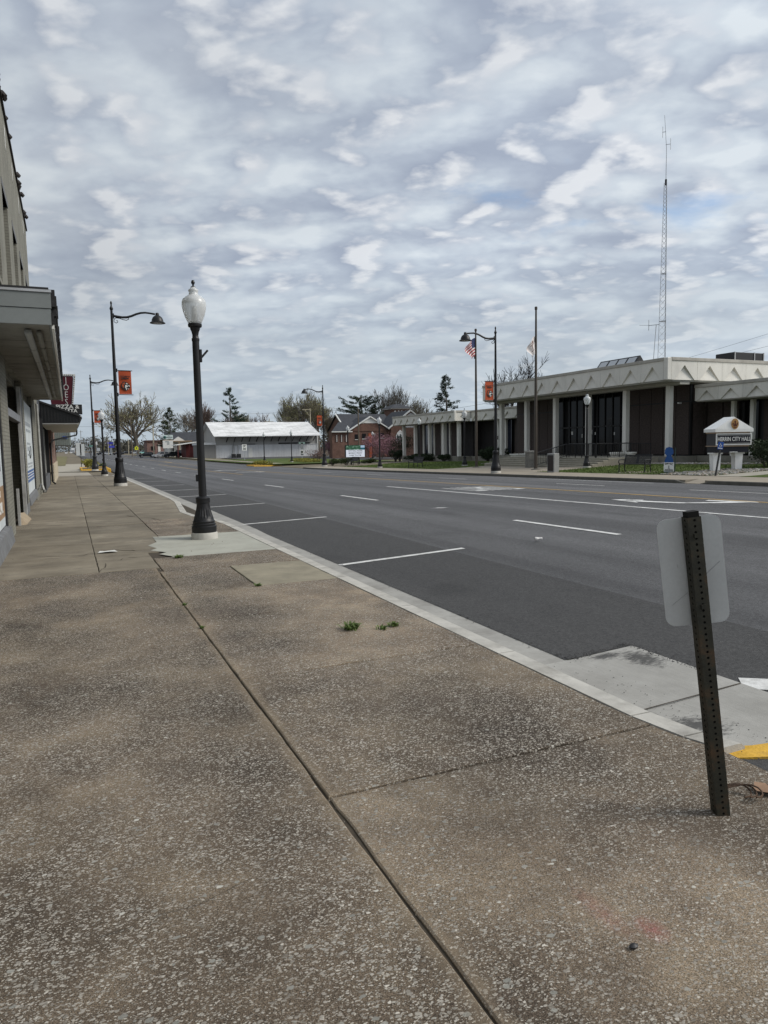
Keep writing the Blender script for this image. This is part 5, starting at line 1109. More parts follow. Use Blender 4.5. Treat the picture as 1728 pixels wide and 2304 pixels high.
tag(sheet([-6,3.1], lin(66.5,120,8), .0).build('sidewalk_left_far', PM('pale_path2', (.34,.31,.25), .85, .12, 1, .1, 40)), kind='structure')
tag(sheet([-30,-.5], lin(104,300,8), .03).build('verge', PM('dry_verge', (.15,.135,.06))), kind='structure')
# church
cu = thing('brick_church', (50,122,-.6), 'red brick church with dark shingle gables, white trim and square tower', 'church')
CB = m_brick('church_brick', (.105,.046,.033), (.125,.058,.042), (.155,.115,.09), bump=0); SHG = PM('dark_roof_shingle', (.045,.048,.055), .85, .2, 1.2, .2, 20)
MB().box(42.3,53.2,118,119.2,-.8,4.15).build('wall', CB, cu)
MB().prism([(45.7,117.9,4.15),(53.4,117.9,4.15),(49.5,117.9,6.45)], (0,8,0)).build('gable', CB, cu)
MB().prism([(47.6,117.86,5.55),(51.4,117.86,5.55),(49.5,117.86,6.62)], (0,.06,0)).build('gable_board', WHITE, cu)
MB().bar((49.5,117.75,6.72),(45.3,117.75,4.22),.4,.18).bar((49.5,117.75,6.72),(53.7,117.75,4.22),.4,.18).build('gable_trim', WHITE, cu)
MB().add([(49.5,117.6,6.75),(45.2,117.6,4.25),(45.2,126,4.25),(49.5,126,6.75)], [(0,1,2,3)]).add([(49.5,117.6,6.75),(53.8,117.6,4.25),(53.8,126,4.25),(49.5,126,6.75)], [(3,2,1,0)]).build('gable_roof', SHG, cu)
MB().add([(42.1,117.6,4.12),(46.0,117.6,4.12),(48.5,122,5.9),(45.0,122,5.9)], [(0,1,2,3)]).build('side_roof', SHG, cu); MB().box(42.1,46.0,117.55,117.65,3.98,4.14).build('gutter_board', WHITE, cu)
MB().prism([(46.3,121.6,-.8),(46.3,131,-.8),(46.3,131,4.4),(46.3,126,7.4),(46.3,121.6,4.8)], (9,0,0)).build('nave_wall', CB, cu)
MB().add([(46.0,121.2,4.7),(56,121.2,4.7),(56,126,7.55),(46.0,126,7.55)], [(0,1,2,3)]).add([(46.0,131.2,4.4),(56,131.2,4.4),(56,126,7.55),(46.0,126,7.55)], [(3,2,1,0)]).build('nave_roof', SHG, cu)
MB().bar((45.95,121.2,4.65),(45.95,126,7.5),.2,.2).build('rake_trim', WHITE, cu)
MB().prism([(53.2,117,-.8),(60.5,117,-.8),(60.5,117,4.9),(57.2,117,7.6),(53.2,117,4.6)], (0,8,0)).build('transept_wall', CB, cu); MB().bar((52.6,116.9,4.5),(57.1,116.9,7.8),.35,.2).bar((57.1,116.9,7.8),(61,116.9,4.9),.35,.2).build('rake_trim', WHITE, cu)
MB().add([(52.5,116.7,4.5),(57.1,116.7,7.85),(57.1,125,7.85),(52.5,125,4.5)], [(3,2,1,0)]).build('transept_roof', SHG, cu)
MB().prism([(55.4,116.95,4.7),(59.5,116.95,4.7),(59.5,116.95,6.2),(57.2,116.95,7.4),(55.4,116.95,6.1)], (0,.04,0)).build('gable_board', PM('grey_metal_panel', (.36,.36,.36), .5, .1, 1, 0, 1), cu)
b = MB(); gw = [(54.15,2.0),(55.85,2.0),(55.85,3.2),(55.55,3.8),(55.0,4.3),(54.45,3.8),(54.15,3.2)]
gw_ = b.prism([(x,116.9,z) for x, z in gw], (0,.1,0)).build('gothic_window', WHITE, cu)
for x0 in (54.28,54.82,55.36): MB().prism([(x0,116.85,2.12),(x0+.38,116.85,2.12),(x0+.38,116.85,3.15),(x0+.19,116.85,3.55),(x0,116.85,3.15)], (0,.04,0)).build('pane', m_glass('church_glass', (.05,.055,.06)), gw_)
for x in (42.9,43.8,44.7): 
    w_ = MB().box(x,x+.55,117.94,118.0,2.3,3.5).build('window', PM('church_shutter', (.07,.045,.04), .7, .1, 3, 0, 1), cu); MB().box(x+.22,x+.30,117.92,117.95,2.3,3.5).build('mullion', WHITE, w_)
for x, z in ((46.6,2.7),(48.0,2.8),(51.5,2.9)): 
    w_ = MB().box(x,x+.7,117.94,118.0,z,z+.9).build('window', STORE_GLASS, cu); MB().box(x-.06,x+.76,117.9,117.96,z-.1,z).build('sill', WHITE, w_)
ORD = PM('orange_red_door', (.36,.085,.03), .6, .1, 2, 0, 1); MB().box(49.2,50.0,117.9,118,2.05,3.75).build('upper_door', ORD, cu); MB().box(49.3,50.0,117.9,118,-.6,1.4).build('lower_door', ORD, cu)
MB().bar((50.1,117.3,2.0),(52.4,117.3,-.4),.15).bar((50.1,117.0,2.7),(52.4,117.0,.4),.06).box(49.0,50.2,117,117.9,1.92,2.02).build('fire_stair', PM('stair_pink', (.30,.13,.09), .6, .1, 2, 0, 1), cu)
tw = MB().box(61.0,64.9,133.5,137.5,-.8,8.9).build('tower', CB, cu); MB().prism([(60.6,133.1,8.9),(65.3,133.1,8.9),(65.3,133.1,9.05),(60.6,133.1,9.05)], (0,4.8,0)).build('tower_eave', WHITE, tw)
MB().add([(60.4,132.9,9.05),(65.5,132.9,9.05),(65.5,138.1,9.05),(60.4,138.1,9.05),(62.3,134.8,10.0),(63.7,134.8,10.0),(63.7,136.2,10.0),(62.3,136.2,10.0)], [(0,1,5,4),(1,2,6,5),(2,3,7,6),(3,0,4,7),(4,5,6,7)]).build('tower_roof', SHG, tw)
for x in (61.5,62.3,63.0,63.9): MB().prism([(x,133.44,7.9),(x+.4,133.44,7.9),(x+.4,133.44,8.45),(x+.2,133.44,8.7),(x,133.44,8.45)], (0,.08,0)).build('window', WHITE, tw)
# red garage, house, sign cabinet
rg = thing('red_shed', (26,172,-.6), 'small dark red shed with white porch roof left of the warehouse', 'shed'); REDW = PM('dark_red_paint', (.095,.022,.022), .7, .12, 1, 0, 1)
MB().box(25.0,27.9,170.5,178,-.7,2.7).build('wall', REDW, rg); MB().prism([(22.7,169.5,2.35),(27.9,169.5,3.05),(27.9,169.5,3.2),(22.7,169.5,2.5)], (0,8,0)).build('porch_roof', WHITE, rg)
for x in (23.0,25.6): MB().box(x,x+.25,169.8,170.05,-.7,2.5).build('porch_post', REDW, rg)
MB().box(26.0,27.3,170.42,170.5,-.5,1.6).build('door', PM('maroon_door', (.06,.012,.014), .6, .1, 2, 0, 1), rg)
ho = thing('white_gable_house', (28,200,-.5), 'white gabled house with grey shingle roof behind the sign cabinet', 'house'); MB().box(24.5,36,199,208,-.7,3.6).build('wall', WHITE, ho); MB().prism([(25.6,198.6,3.7),(29.0,198.6,3.7),(27.3,198.6,4.85)], (0,9,0)).build('gable', WHITE, ho)
MB().add([(24,198.4,3.5),(36.5,198.4,3.5),(36.5,203.5,6.2),(24,203.5,6.2)], [(0,1,2,3)]).build('roof', SHG, ho); MB().box(25.0,30.6,196.8,198.8,3.5,3.75).build('porch_roof', PM('porch_tan', (.30,.22,.15), .7, .1, 1, 0, 1), ho); MB().box(27.0,27.4,196.9,197.2,-.6,3.5).build('porch_post', PM('porch_tan', (.30,.22,.15)), ho)
for x in (25.2,29.4,31.2): MB().box(x,x+.8,198.9,199.0,1.0,2.4).build('window', STORE_GLASS, ho)
bh = thing('brick_house', (18.5,262,-.6), 'low pinkish brick house under the big bare tree', 'house'); MB().box(24.6,33,256,266,-.7,4.2).build('wall', m_brick('pink_brick', (.17,.09,.08), (.2,.11,.095), (.25,.2,.18)), bh); MB().box(24.3,33.3,255.7,266.3,4.2,4.7).build('roof', PM('house_roof', (.09,.05,.045), .8, .1, 1, 0, 1), bh); MB().box(28.2,29.0,255.9,256,.5,3.2).build('door', WHITE, bh); MB().box(26,27.2,255.9,256,1.2,2.6).build('window', STORE_GLASS, bh)
sc_ = thing('sign_cabinet', (22.6,183.6,-.6), 'tall two-part white sign cabinet with green emblem beside parked cars', 'sign'); MB().bbox(21.45,23.9,183.5,183.8,3.95,5.05,.03).build('upper_panel', PM('pale_green_panel', (.52,.60,.58), .5, .05, 2, 0, 1), sc_); MB().bbox(21.4,23.85,183.5,183.8,1.75,3.68,.03).build('lower_panel', WHITE, sc_); MB().box(21.5,23.8,183.6,183.7,3.68,3.95).build('spacer', PM('porch_tan', (.30,.22,.15)), sc_)
for x in (21.6,23.4): MB().box(x,x+.25,183.6,183.75,-.7,1.75).build('post', CMU, sc_)
MB().lathe([(0,-.34),(.30,-.25),(.36,0),(.30,.25),(0,.34)], 12, (21.95,183.5,4.5)).build('emblem', PM('emblem_green', (.03,.10,.09), .5, .1, 2, 0, 1), sc_, True)
for x0, x1, z, h in ((22.7,23.3,4.82,.08),(22.4,23.75,4.42,.16),(22.9,23.4,4.08,.07),(22.05,22.9,3.38,.14),(22.5,22.95,3.10,.12),(22.5,23.0,2.78,.16)): MB().box(x0,x1,183.44,183.49,z,z+h).build('print_line', PM('dim_print', (.22,.26,.26), .6, .4, 6, 0, 1), sc_)
# road signs
def plate(t, cx, y, zc_, pts, mt, name='plate', d=0): return MB().prism([(cx+a,y-d,zc_+z) for a, z in pts], (0,.012,0)).build(name, mt, t)
def rect(w, h): return [(-w,-h),(w,-h),(w,h),(-w,h)]
t = thing('speed_limit_sign', (27.3,120,-.6), 'white SPEED LIMIT 30 sign before the warehouse', 'sign'); plate(t,27.25,120,1.62,rect(.40,.52),SW_); MB().box(27.22,27.28,120.02,120.08,-.8,2.1).build('post', MG, t)
text('lettering','SPEED',.19,frame((27.25,119.985,1.98),(1,0,0)),BLACKM,t,bold=.004); text('lettering','LIMIT',.19,frame((27.25,119.985,1.80),(1,0,0)),BLACKM,t,bold=.004); text('lettering','30',.52,frame((27.25,119.985,1.38),(1,0,0)),BLACKM,t,bold=.012)
t = thing('keep_right_sign', (36.3,116.5,-.6), 'grey backed sign pair with round plate before the warehouse wall', 'sign'); MB().box(36.27,36.33,116.5,116.56,-.8,2.4).build('post', MG, t); plate(t,36.3,116.48,1.7,rect(.2,.55),PM('sign_back', (.20,.21,.22), .5, .1, 2, 0, 1)); plate(t,36.3,116.48,2.2,rect(.55,.13),PM('street_name_green', (.20,.30,.27), .5, .1, 2, 0, 1)); plate(t,36.3,116.48,.72,rect(.22,.3),SW_); MB().lathe([(.15,-.2),(.15,.2)],10,(36.3,116.47,.72)).build('round_mark', BLACKM, t); plate(t,36.3,116.48,.28,rect(.22,.08),BLACKM)
t = thing('school_crossing_sign', (18.95,229,-.6), 'yellow-green five-sided school crossing sign under the big tree', 'sign'); plate(t,18.95,229,2.05,[(-.48,-.55),(.48,-.55),(.58,.1),(0,.68),(-.58,.1)],PM('fluor_yellow', (.62,.66,.03), .5, .05, 2, 0, 1)); MB().box(18.9,19.0,229.02,229.1,-.8,1.5).build('post', MG, t); plate(t,18.95,229,2.1,[(-.2,-.25),(-.05,0),(-.1,.2),(.1,.25),(.18,-.05),(.12,-.3)],BLACKM,'symbol',.02)
for i, (x, y, h, lab) in enumerate(((1.3,92,2.9,'white paper sign on a dark post beyond the left flower bed'),(2.3,88,2.2,'grey square sign post beyond the left flower bed'))):
    t = thing('post_sign', (x,y,terr(x,y)), lab, 'sign'); MB().box(x-.04,x+.04,y,y+.08,terr(x,y)-.1,terr(x,y)+h).build('post', BLACKM, t)
    if i == 0: plate(t, x-.2, y-.02, terr(x,y)+h-.8, rect(.28,.75), PM('pale_sheet', (.45,.47,.47), .5, .05, 2, 0, 1)); plate(t, x+.2, y-.02, terr(x,y)+h-.9, rect(.25,.7), PM('pale_sheet', (.45,.47,.47)))
t = thing('hydrant', (1.55,78.5,terr(1.5,78.5)), 'small dark red hydrant behind the left flower bed', 'hydrant'); MB().lathe([(.16,0),(.13,.08),(.13,.5),(.16,.52),(.14,.62),(.06,.72),(0,.74)],10).build('barrel', REDW, t, True, local=True); MB().lathe([(.06,-.2),(.06,.2)],8).build('nozzle', REDW, t, True, local=True).rotation_euler = (0,R(90),0)
t.children[1].location = (0,0,.42)
# cars
TYRE = PM('tyre', (.015,.015,.016), .8, .1, 3, 0, 1); RIM = PM('rim', (.35,.35,.36), .35, .1, 3, 0, 1, .7); CG = m_glass('car_glass', (.02,.022,.025))
def car(x, y, rz, paint, label, tall=0, det=True, group='parked cars'):
    t = thing('parked_car', (x,y,terr(x,y)+.02), label, 'car', group, rz)
    L_, Wd, H = 4.6, .88, 1.45+tall
    prof = [(-2.25,.35),(-2.28,.62),(-2.1,.86),(-1.15,.97),(1.5,1.0),(2.15,.95),(2.28,.7),(2.25,.35)]
    b = MB(); n = len(prof); ins = [0,0,.04,.08,.08,.06,0,0]
    b.v = [(p, -Wd+ins[i], z) for i, (p, z) in enumerate(prof)]+[(p, Wd-ins[i], z) for i, (p, z) in enumerate(prof)]; b.f = [tuple(range(n)), tuple(range(n,2*n))[::-1]]+[(i,i+n,(i+1)%n+n,(i+1)%n) for i in range(n)]; b.m = [0]*len(b.f); body = b.build('body', paint, t, True, local=True)
    cab = [(-1.1,.95),(-.35,H-.06),(.3,H),(1.35,H-.05),(2.05 if tall else 1.95,.98)]; k_ = len(cab); b = MB()
    b.v = [(p, -(Wd-.09) if z < 1 else -(Wd-.25), z) for p, z in cab]+[(p, (Wd-.09) if z < 1 else (Wd-.25), z) for p, z in cab]; b.f = [tuple(range(k_)), tuple(range(k_,2*k_))[::-1]]+[(i,i+k_,(i+1)%k_+k_,(i+1)%k_) for i in range(k_)]; b.m = [0]*len(b.f); b.build('cabin', CG, t, True, local=True)
    rf = MB().bbox(-.38,1.4,-(Wd-.24),Wd-.24,H-.05,H+.025,.03).build('roof', paint, t, local=True)
    if det:
        for s_ in (-1,1):
            for xa, xb in ((-1.05,-.36),(.35,.42),(1.36,1.95)): MB().bar((xa,s_*(Wd-.085),.96),(xb,s_*(Wd-.235),H-.03),.06,.05).build('pillar', paint, t, local=True)
            MB().bbox(-2.30,-2.18,s_*.62-.18,s_*.62+.18,.66,.80,.02).build('headlight', GLOBE, t, local=True); MB().bbox(2.18,2.31,s_*.66-.14,s_*.66+.14,.74,.92,.02).build('tail_light', REDW, t, local=True)
    for wx in (-1.4,1.4):
        for s_ in (-1,1):
            w_ = MB().lathe([(.20,-.1),(.31,-.1),(.335,-.06),(.335,.06),(.31,.1),(.20,.1)], 14).build('wheel', TYRE, t, True, local=True); w_.location = (wx, s_*(Wd-.08), .335); w_.rotation_euler = (R(90),0,0)
            if det: MB().lathe([(.0,-.115),(.21,-.108),(.21,.108),(0,.115)], 12).build('rim', RIM, w_, True, local=True)
    return t
CARG = PM('car_grey', (.045,.05,.055), .3, .05, 1, 0, 1, .5); CARB = PM('car_black', (.015,.016,.018), .25, .05, 1, 0, 1, .3); CARS = PM('car_silver', (.34,.35,.36), .3, .05, 1, 0, 1, .5); CARW = PM('car_white', (.62,.62,.62), .3, .05, 1, 0, 1); CART = PM('car_teal', (.22,.42,.40), .3, .05, 1, 0, 1)
car(22.9,178.5,R(8),CARG,'dark grey car nearest the road by the sign cabinet'); car(25.3,186,R(-12),CARB,'black taller car parked behind the dark grey car',.3); car(21.6,189,R(20),CARS,'silver car behind the dark grey car, left',.15); car(19.5,205,R(5),CARB,'dark car far left of the sign cabinet')
for i, (x, y, p, lab) in enumerate(((8.6,600,CARB,'dark car driving far down the road'),(1.6,560,CARW,'white car far down the road at left, larger'),(-1.6,540,CARW,'white car at the far left verge'),(3.4,640,CARW,'white van-like car far beyond at left'),(30,330,CART,'pale teal vehicle among the far parked cars'),(19.5,330,CARB,'dark far parked car before the blue signs'),(23.5,338,CARB,'dark far parked car right of the blue signs'),(15.8,345,CARS,'silver far parked car left of the blue signs'),(33.5,330,CARW,'white far parked car near the big tree'),(13.8,350,CARB,'dark far parked car behind the left lamps'),(27,345,CARS,'silver far parked car beside the teal vehicle'))):
    car(x, y, R(90) if i < 4 else R(6), p, lab, .25 if i in (3,4) else 0, False, 'cars far down the road')
# poles, wires, distant signs
WOOD = PM('pole_wood', (.13,.105,.08), .85, .2, 3, .2, 20); PALEW = PM('pale_pole', (.42,.38,.28), .8, .1, 2, 0, 1)
def pole(x, y, h, label, mt=None, arm=True, r=.14):
    z = terr(x,y) if y < 400 else -.6; t = thing('utility_pole', (x,y,z), label, 'pole', 'utility poles'); MB().lathe([(r,-.3),(r*.7,h)],7).build('shaft', mt or WOOD, t, True, local=True)
    if arm: MB().bbox(-1.1,1.1,-.07,.07,h-.75,h-.62,.01).build('crossarm', mt or WOOD, t, local=True)
    return t
pole(21.35,204,8.6,'pale bare pole left of the sign cabinet',PALEW,False,.2); pole(54.2,166.5,11.3,'pale utility pole behind the warehouse end, with bracket arm',PALEW,False,.17)
MB().bar((52.2,166.5,10.5),(54.2,166.5,10.55),.14).bar((52.9,166.5,10.4),(54.15,166.5,8.9),.1).build('arm', PALEW, bpy.data.objects['utility_pole.001'])
pole(39.1,97.5,7.6,'utility pole standing before the church gable',None,False,.12); pole(46.5,176,9.2,'utility pole behind the warehouse roof',PALEW)
for i, (x, y, h, lab) in enumerate(((18.5,240,12.5,'utility pole just left of the big bare tree'),(12.3,300,14,'second utility pole left of the big tree'),(10.5,330,14,'third utility pole left of the big tree'),(6.5,420,13,'distant utility pole above the far cars'),(4.3,520,14,'very distant utility pole at the road end'),(16.0,335,7,'pale thin pole among the far cars'),(21,335,8.5,'pale yellow pole beside the teal vehicle'),(24,330,7,'pale pole right of the teal vehicle'))): pole(x,y,h,lab,PALEW if i > 4 else None,i < 5,.16)
def wire(name, label, p, q, sag=.5, r=.018):
    b = MB(); a, c = Vector(p), Vector(q); b.tube([a+(c-a)*t-Vector((0,0,sag*4*t*(1-t))) for t in lin(0,1,10)], r, 3); tag(b.build(name, BLACKM), label, 'cable')
wire('overhead_cable','thin cable crossing the road at left, above the far cars',(-30,206,8.6),(21.35,204,8.0),.4,.03); wire('overhead_cable','cable running from the pale pole across the warehouse roof',(21.35,204,8.0),(54.2,166.5,7.0),.6,.025)
wire('overhead_cable','upper thin cable in the sky at the right edge',(56,57,9.1),(72,40,15.5),.2,.014); wire('overhead_cable','lower thin cable in the sky at the right edge',(58,54,9.2),(72,42,13.4),.2,.014)
wire('overhead_cable','upper cable sagging across the church front',(39.1,97.5,5.2),(62,118,3.2),.5,.02); wire('overhead_cable','lower cable sagging across the church front',(39.1,97.5,3.6),(62,117,2.9),.4,.02); wire('overhead_cable','cable from the church pole up past the pine',(39.1,97.5,6.9),(24,230,12),.3,.02)
wire('overhead_cable','cable rising from behind the far wing to the right',(40,84,5.2),(75,62,11.5),.2,.018)
for x0, x1, z0, z1, y, c, lab in ((16.8,19.4,4.3,5.4,360,(.03,.035,.28),'upper blue shop sign far down the road'),(17.4,19.9,2.6,3.6,360,(.05,.06,.40),'lower blue shop sign far down the road'),(11.8,12.5,4.2,5.6,360,(.6,.6,.6),'white tall sign far down the road'),(8.1,10.4,3.2,3.7,330,(.10,.26,.22),'green street name sign far down the road'),(14.2,15.0,1.6,3.2,350,(.55,.5,.08),'yellow sign far down the road'),(11.9,13.2,1.2,2.6,352,(.42,.44,.46),'grey shopfront sign far down the road')):
    t = thing('distant_sign', ((x0+x1)/2,y,-.6), lab, 'sign', 'distant roadside signs'); MB().bbox(x0,x1,y,y+.3,z0,z1,.04).build('panel', PM('ds_%d' % int(x0*10), c, .5, .1, 2, 0, 1), t); MB().box((x0+x1)/2-.12,(x0+x1)/2+.12,y+.05,y+.25,-.7,z0).build('post', MG, t)
t = thing('traffic_signal', (9.5,420,-.6), 'traffic signal arm over the far end of the road', 'traffic signal'); MB().bar((9.5,420,6.6),(-3.0,420,6.9),.2).build('mast_arm', MG, t); MB().lathe([(.18,-.3),(.13,7.3)],7,(9.5,420,0)).build('mast', MG, t)
for x in (.2,-2.2): MB().bbox(x-.25,x+.25,419.8,420.1,5.9,7.0,.05).build('signal_head', PM('signal_yellow', (.30,.22,.04), .5, .1, 2, 0, 1) if x < 0 else BLACKM, t)
bx = thing('box_truck', (3.2,610,-.6), 'pale box truck far down the road', 'truck'); MB().bbox(1.9,4.4,610,616,.0,3.6,.08).build('cargo_box', CARW, bx); MB().bbox(2.0,4.3,608,610,-.2,2.3,.2).build('cab', CARS, bx)
for x in (2.2,4.1): MB().tube([(x-.15,609,-.2),(x+.15,609,-.2)],.45,10).build('wheel', TYRE, bx)
# ---------------------------------------------------------------- trees and plants
BARK = PM('grey_bark', (.105,.092,.078), .9, .25, 3, .3, 20); TWIG = PM('bare_twigs', (.20,.175,.14), .9, .25, 1, 0, 1); TWIGB = PM('reddish_twigs', (.20,.15,.125), .9, .25, 1, 0, 1)
BUDY = PM('pale_green_buds', (.36,.35,.16), .8, .35, .7, 0, 1); BUDG = PM('olive_buds', (.29,.285,.125), .8, .35, .7, 0, 1)
def rvec(rg): 
    while 1:
        v = Vector((rg.uniform(-1,1), rg.uniform(-1,1), rg.uniform(-1,1)))
        if .05 < v.length < 1: return v.normalized()
def bare_tree(label, x, y, h, w, seed, bud=None, nbud=0, levels=5, twig=None, upright=.25, trunk_r=None, fork=.28, group='leafless trees behind the buildings', rs=1.0):
    rg = random.Random(seed); z = terr(x, y) if y < 300 else -.6
    t = thing('bare_tree', (x,y,z-.2), label, 'tree', group); tr = MB(); tw = MB(); tips = []
    r0 = trunk_r or h*.018
    def seg(p, d, L, r, lv):
        k = 4 if lv < 2 else 3; pts = [p]; rr = [r]; dd = d
        for i in range(k):
            dd = (dd+rvec(rg)*(.10 if lv == 0 else .20)+Vector((0,0,upright*.25 if lv else 0))).normalized(); pts.append(pts[-1]+dd*(L/k)); rr.append(r*(1-.45*(i+1)/k))
        (tr if lv < 2 else tw).tube(pts, [max(q, .016*rs) if lv > 1 else q for q in rr], 7 if lv < 1 else 5 if lv < 2 else 3, caps=False)
        if lv >= levels: tips.append((pts[-1], dd)); tips.append((pts[-2], dd)); return
        n = (6 if lv == 0 else 5 if lv < 3 else 3)
        for i in range(n):
            f = rg.uniform(.35 if lv else .55, 1.0) if i else 1.0; q = f*k; i0 = min(int(q), k-1); pp = pts[i0].lerp(pts[i0+1], q-i0)
            ang = rg.uniform(.35,.85) if i else rg.uniform(.05,.3); a = rvec(rg); a = (a-dd*a.dot(dd)).normalized(); nd_ = (dd*math.cos(ang)+a*math.sin(ang)*Wf).normalized(); nd_ = (nd_+Vector((0,0,upright*.4))).normalized()
            seg(pp, nd_, L*rg.uniform(.58,.82), rr[i0]*rg.uniform(.5,.72) if i else rr[-1], lv+1)
    Wf = max(.5, w/h*1.1)
    seg(Vector((0,0,0)), Vector((rg.uniform(-.08,.08), rg.uniform(-.08,.08), 1)).normalized(), h*fork, r0, 0)
    # fit to the wanted height and width
    V = tr.v+tw.v; zl = sorted(v[2] for v in V); xl = sorted(max(abs(v[0]), abs(v[1])) for v in V); zm = zl[int(len(zl)*.995)]; xm = xl[int(len(xl)*.96)]; sz, sx = h/zm, min(2.6, (w/2)/xm)
    def fit(b_): b_.v = [(a*(1+(sx-1)*min(1,c/(h*.15))), d*(1+(sx-1)*min(1,c/(h*.15))), c*sz) for a, d, c in b_.v]
    fit(tr); fit(tw); tr.build('trunk', BARK, t, local=True); tw.build('crown', twig or TWIG, t, local=True)
    if bud and nbud:
        lf = MB()
        for i in range(nbud):
            p, d = rg.choice(tips); p = Vector((p.x*sx, p.y*sx, p.z*sz))+rvec(rg)*rg.uniform(0,.5)-d*rg.uniform(0,.5); s_ = rg.uniform(.05,.13)*h/14; u = rvec(rg)*s_; v = rvec(rg)*s_
            lf.add([p-u, p+v, p+u*.9-v*.5], [(0,1,2)])
        lf.build('bud_foliage', bud, t, local=True)
    return t
def conifer(label, x, y, h, w, seed, col_=(.028,.046,.022), bare=.18, flat=0, sparse=.75, group='evergreen trees'):
    rg = random.Random(seed); z = terr(x,y) if y < 300 else -.6; t = thing('evergreen_tree', (x,y,z-.2), label, 'tree', group)
    MB().tube([(0,0,0),(.1,0,h*.5),(-.05,.05,h*.97)], [h*.02,h*.013,.03], 6).build('trunk', BARK, t, local=True); br = MB(); nd_ = MB()
    nb = int(h*5.5)
    for i in range(nb):
        f = bare+(1-bare)*(i/nb)**.9
        if rg.random() > sparse and f < .9: continue
        prof = (1-f)**.75 if not flat else (1 if f > .55 else .5)*(1-max(0,(f-.8)/.2)*.6)
        L_ = w/2*prof*rg.uniform(.55,1.15)+.25; a = rg.uniform(0,6.28); up_ = rg.uniform(-.05,.32); p0 = Vector((0,0,h*f)); e = p0+Vector((math.cos(a)*L_, math.sin(a)*L_, L_*up_)); m_ = p0.lerp(e,.55)-Vector((0,0,L_*.10))
        br.tube([p0,m_,e], [.05,.035,.015], 3, caps=False)
        for j in range(int(10+L_*12)):
            q = rg.uniform(.22,1.05)**.8; c = (p0.lerp(m_,q/.55) if q < .55 else m_.lerp(e,(q-.55)/.45)); c = c+rvec(rg)*.30*Vector((1,1,.35)).length*.5
            for _ in range(5):
                d = (rvec(rg)+Vector((math.cos(a),math.sin(a),.55))*.7).normalized()*rg.uniform(.2,.42); s_ = d.orthogonal().normalized()*.05; nd_.add([c-s_, c+s_, c+d], [(0,1,2)])
    br.build('branches', BARK, t, local=True); nd_.build('needles', PM('needles_%d' % seed, col_, .85, .4, 1.2, 0, 1), t, local=True); return t
def shrub(name, label, cat, x, y, rx, ry, h, n, size, mt, group=None, z=None, stems=True, kindname='foliage'):
    z = terr(x,y) if z is None else z; t = thing(name, (x,y,z), label, cat, group); b = MB()
    lobes = [(random.uniform(-.6,.6)*rx, random.uniform(-.6,.6)*ry, random.uniform(.35,.75)*h, random.uniform(.35,.6)) for _ in range(7)]+[(0,0,h*.5,.8)]
    for i in range(n):
        cx, cy, cz, s_ = random.choice(lobes); d = rvec(random)*random.uniform(.6,1.05); p = Vector((cx+d.x*rx*s_, cy+d.y*ry*s_, max(.03, cz+d.z*h*.5*s_))); u = rvec(random)*size*random.uniform(.6,1.2); v = rvec(random)*size*.55
        b.add([p-u, p+v, p+u, p-v], [(0,1,2,3)])
    b.build(kindname, mt, t, local=True)
    if stems:
        s_ = MB()
        for i in range(9): a = random.uniform(0,6.28); s_.tube([(.05*math.cos(a),.05*math.sin(a),-.1),(rx*.35*math.cos(a),ry*.35*math.sin(a),h*.45),(rx*.6*math.cos(a),ry*.6*math.sin(a),h*.8)], [.03,.02,.008], 4, caps=False)
        s_.build('stems', BARK, t, local=True)
    return t
big = bare_tree('big spreading bare tree with yellow-green buds left of the sign cabinet', 21.0, 249, 19.3, 20, 5, BUDY, 6500, 5, trunk_r=.44, fork=.15, upright=.22, rs=1.6)
bare_tree('bare tree between the dark evergreen and the warehouse', 32.5, 213, 12.6, 12, 8, None, 0, 5, rs=1.4); bare_tree('thin bare tree seen just left of the warehouse gable', 33.5, 190, 13.6, 6.5, 13, None, 0, 5, TWIGB, .45, rs=1.3)
conifer('dark broad evergreen right of the big bare tree', 26.0, 205, 13.6, 9, 21, (.030,.042,.018), .2, 0, .8)
conifer('tall irregular pine rising behind the warehouse roof', 37.8, 181, 17.4, 12.5, 22, (.022,.042,.026), .10, 0, .72)
GY = dict(bud=BUDY, nbud=5200)
for i, (x, y, h, w, sd_, lab, bd_) in enumerate(((43.5,186,11.6,8,31,'budding tree behind the warehouse, just right of the pine',BUDY),(46.5,190,10.8,7,32,'low reddish bare tree behind the warehouse middle',None),(50.0,176,14.6,7.5,33,'tall narrow budding tree behind the warehouse right half',BUDG),(54.0,172,15.4,10.5,34,'broad budding tree directly behind the middle tall lamp',BUDG),(57.5,170,14.4,9.5,35,'budding tree right of the middle tall lamp',BUDY),(40.8,188,10.5,7,36,'low bare tree behind the warehouse roof left of the pine',None),(62,176,12,9,37,'bare tree behind the church left gable',None))):
    bare_tree(lab, x, y, h, w, sd_, bd_, 6000 if bd_ else 0, 5, TWIGB if i in (1,5) else TWIG, .38, rs=1.4)
conifer('flat topped pine above the church roof', 62.1, 153, 13.4, 11, 41, (.020,.034,.018), .60, 1, .9); conifer('thin dark evergreen right of the flat topped pine', 66.5, 156, 12.0, 5.5, 42, (.035,.045,.028), .45, 0, .6)
bare_tree('tall bare tree behind the church tower, left', 68.0, 152, 15.6, 9.5, 51, None, 0, 5, PM('pale_twigs', (.17,.155,.13), .9, .2, 1, 0, 1), .4, rs=1.3); bare_tree('lower bare budding tree right of the church tower', 75.0, 150, 12.6, 10, 52, BUDY, 1500, 5, PM('pale_twigs', (.17,.155,.13)), .3, rs=1.3)
conifer('dark pine above the far wing of the hall', 62.8, 113.8, 14.6, 8.6, 43, (.020,.034,.020), .35, 0, .75)
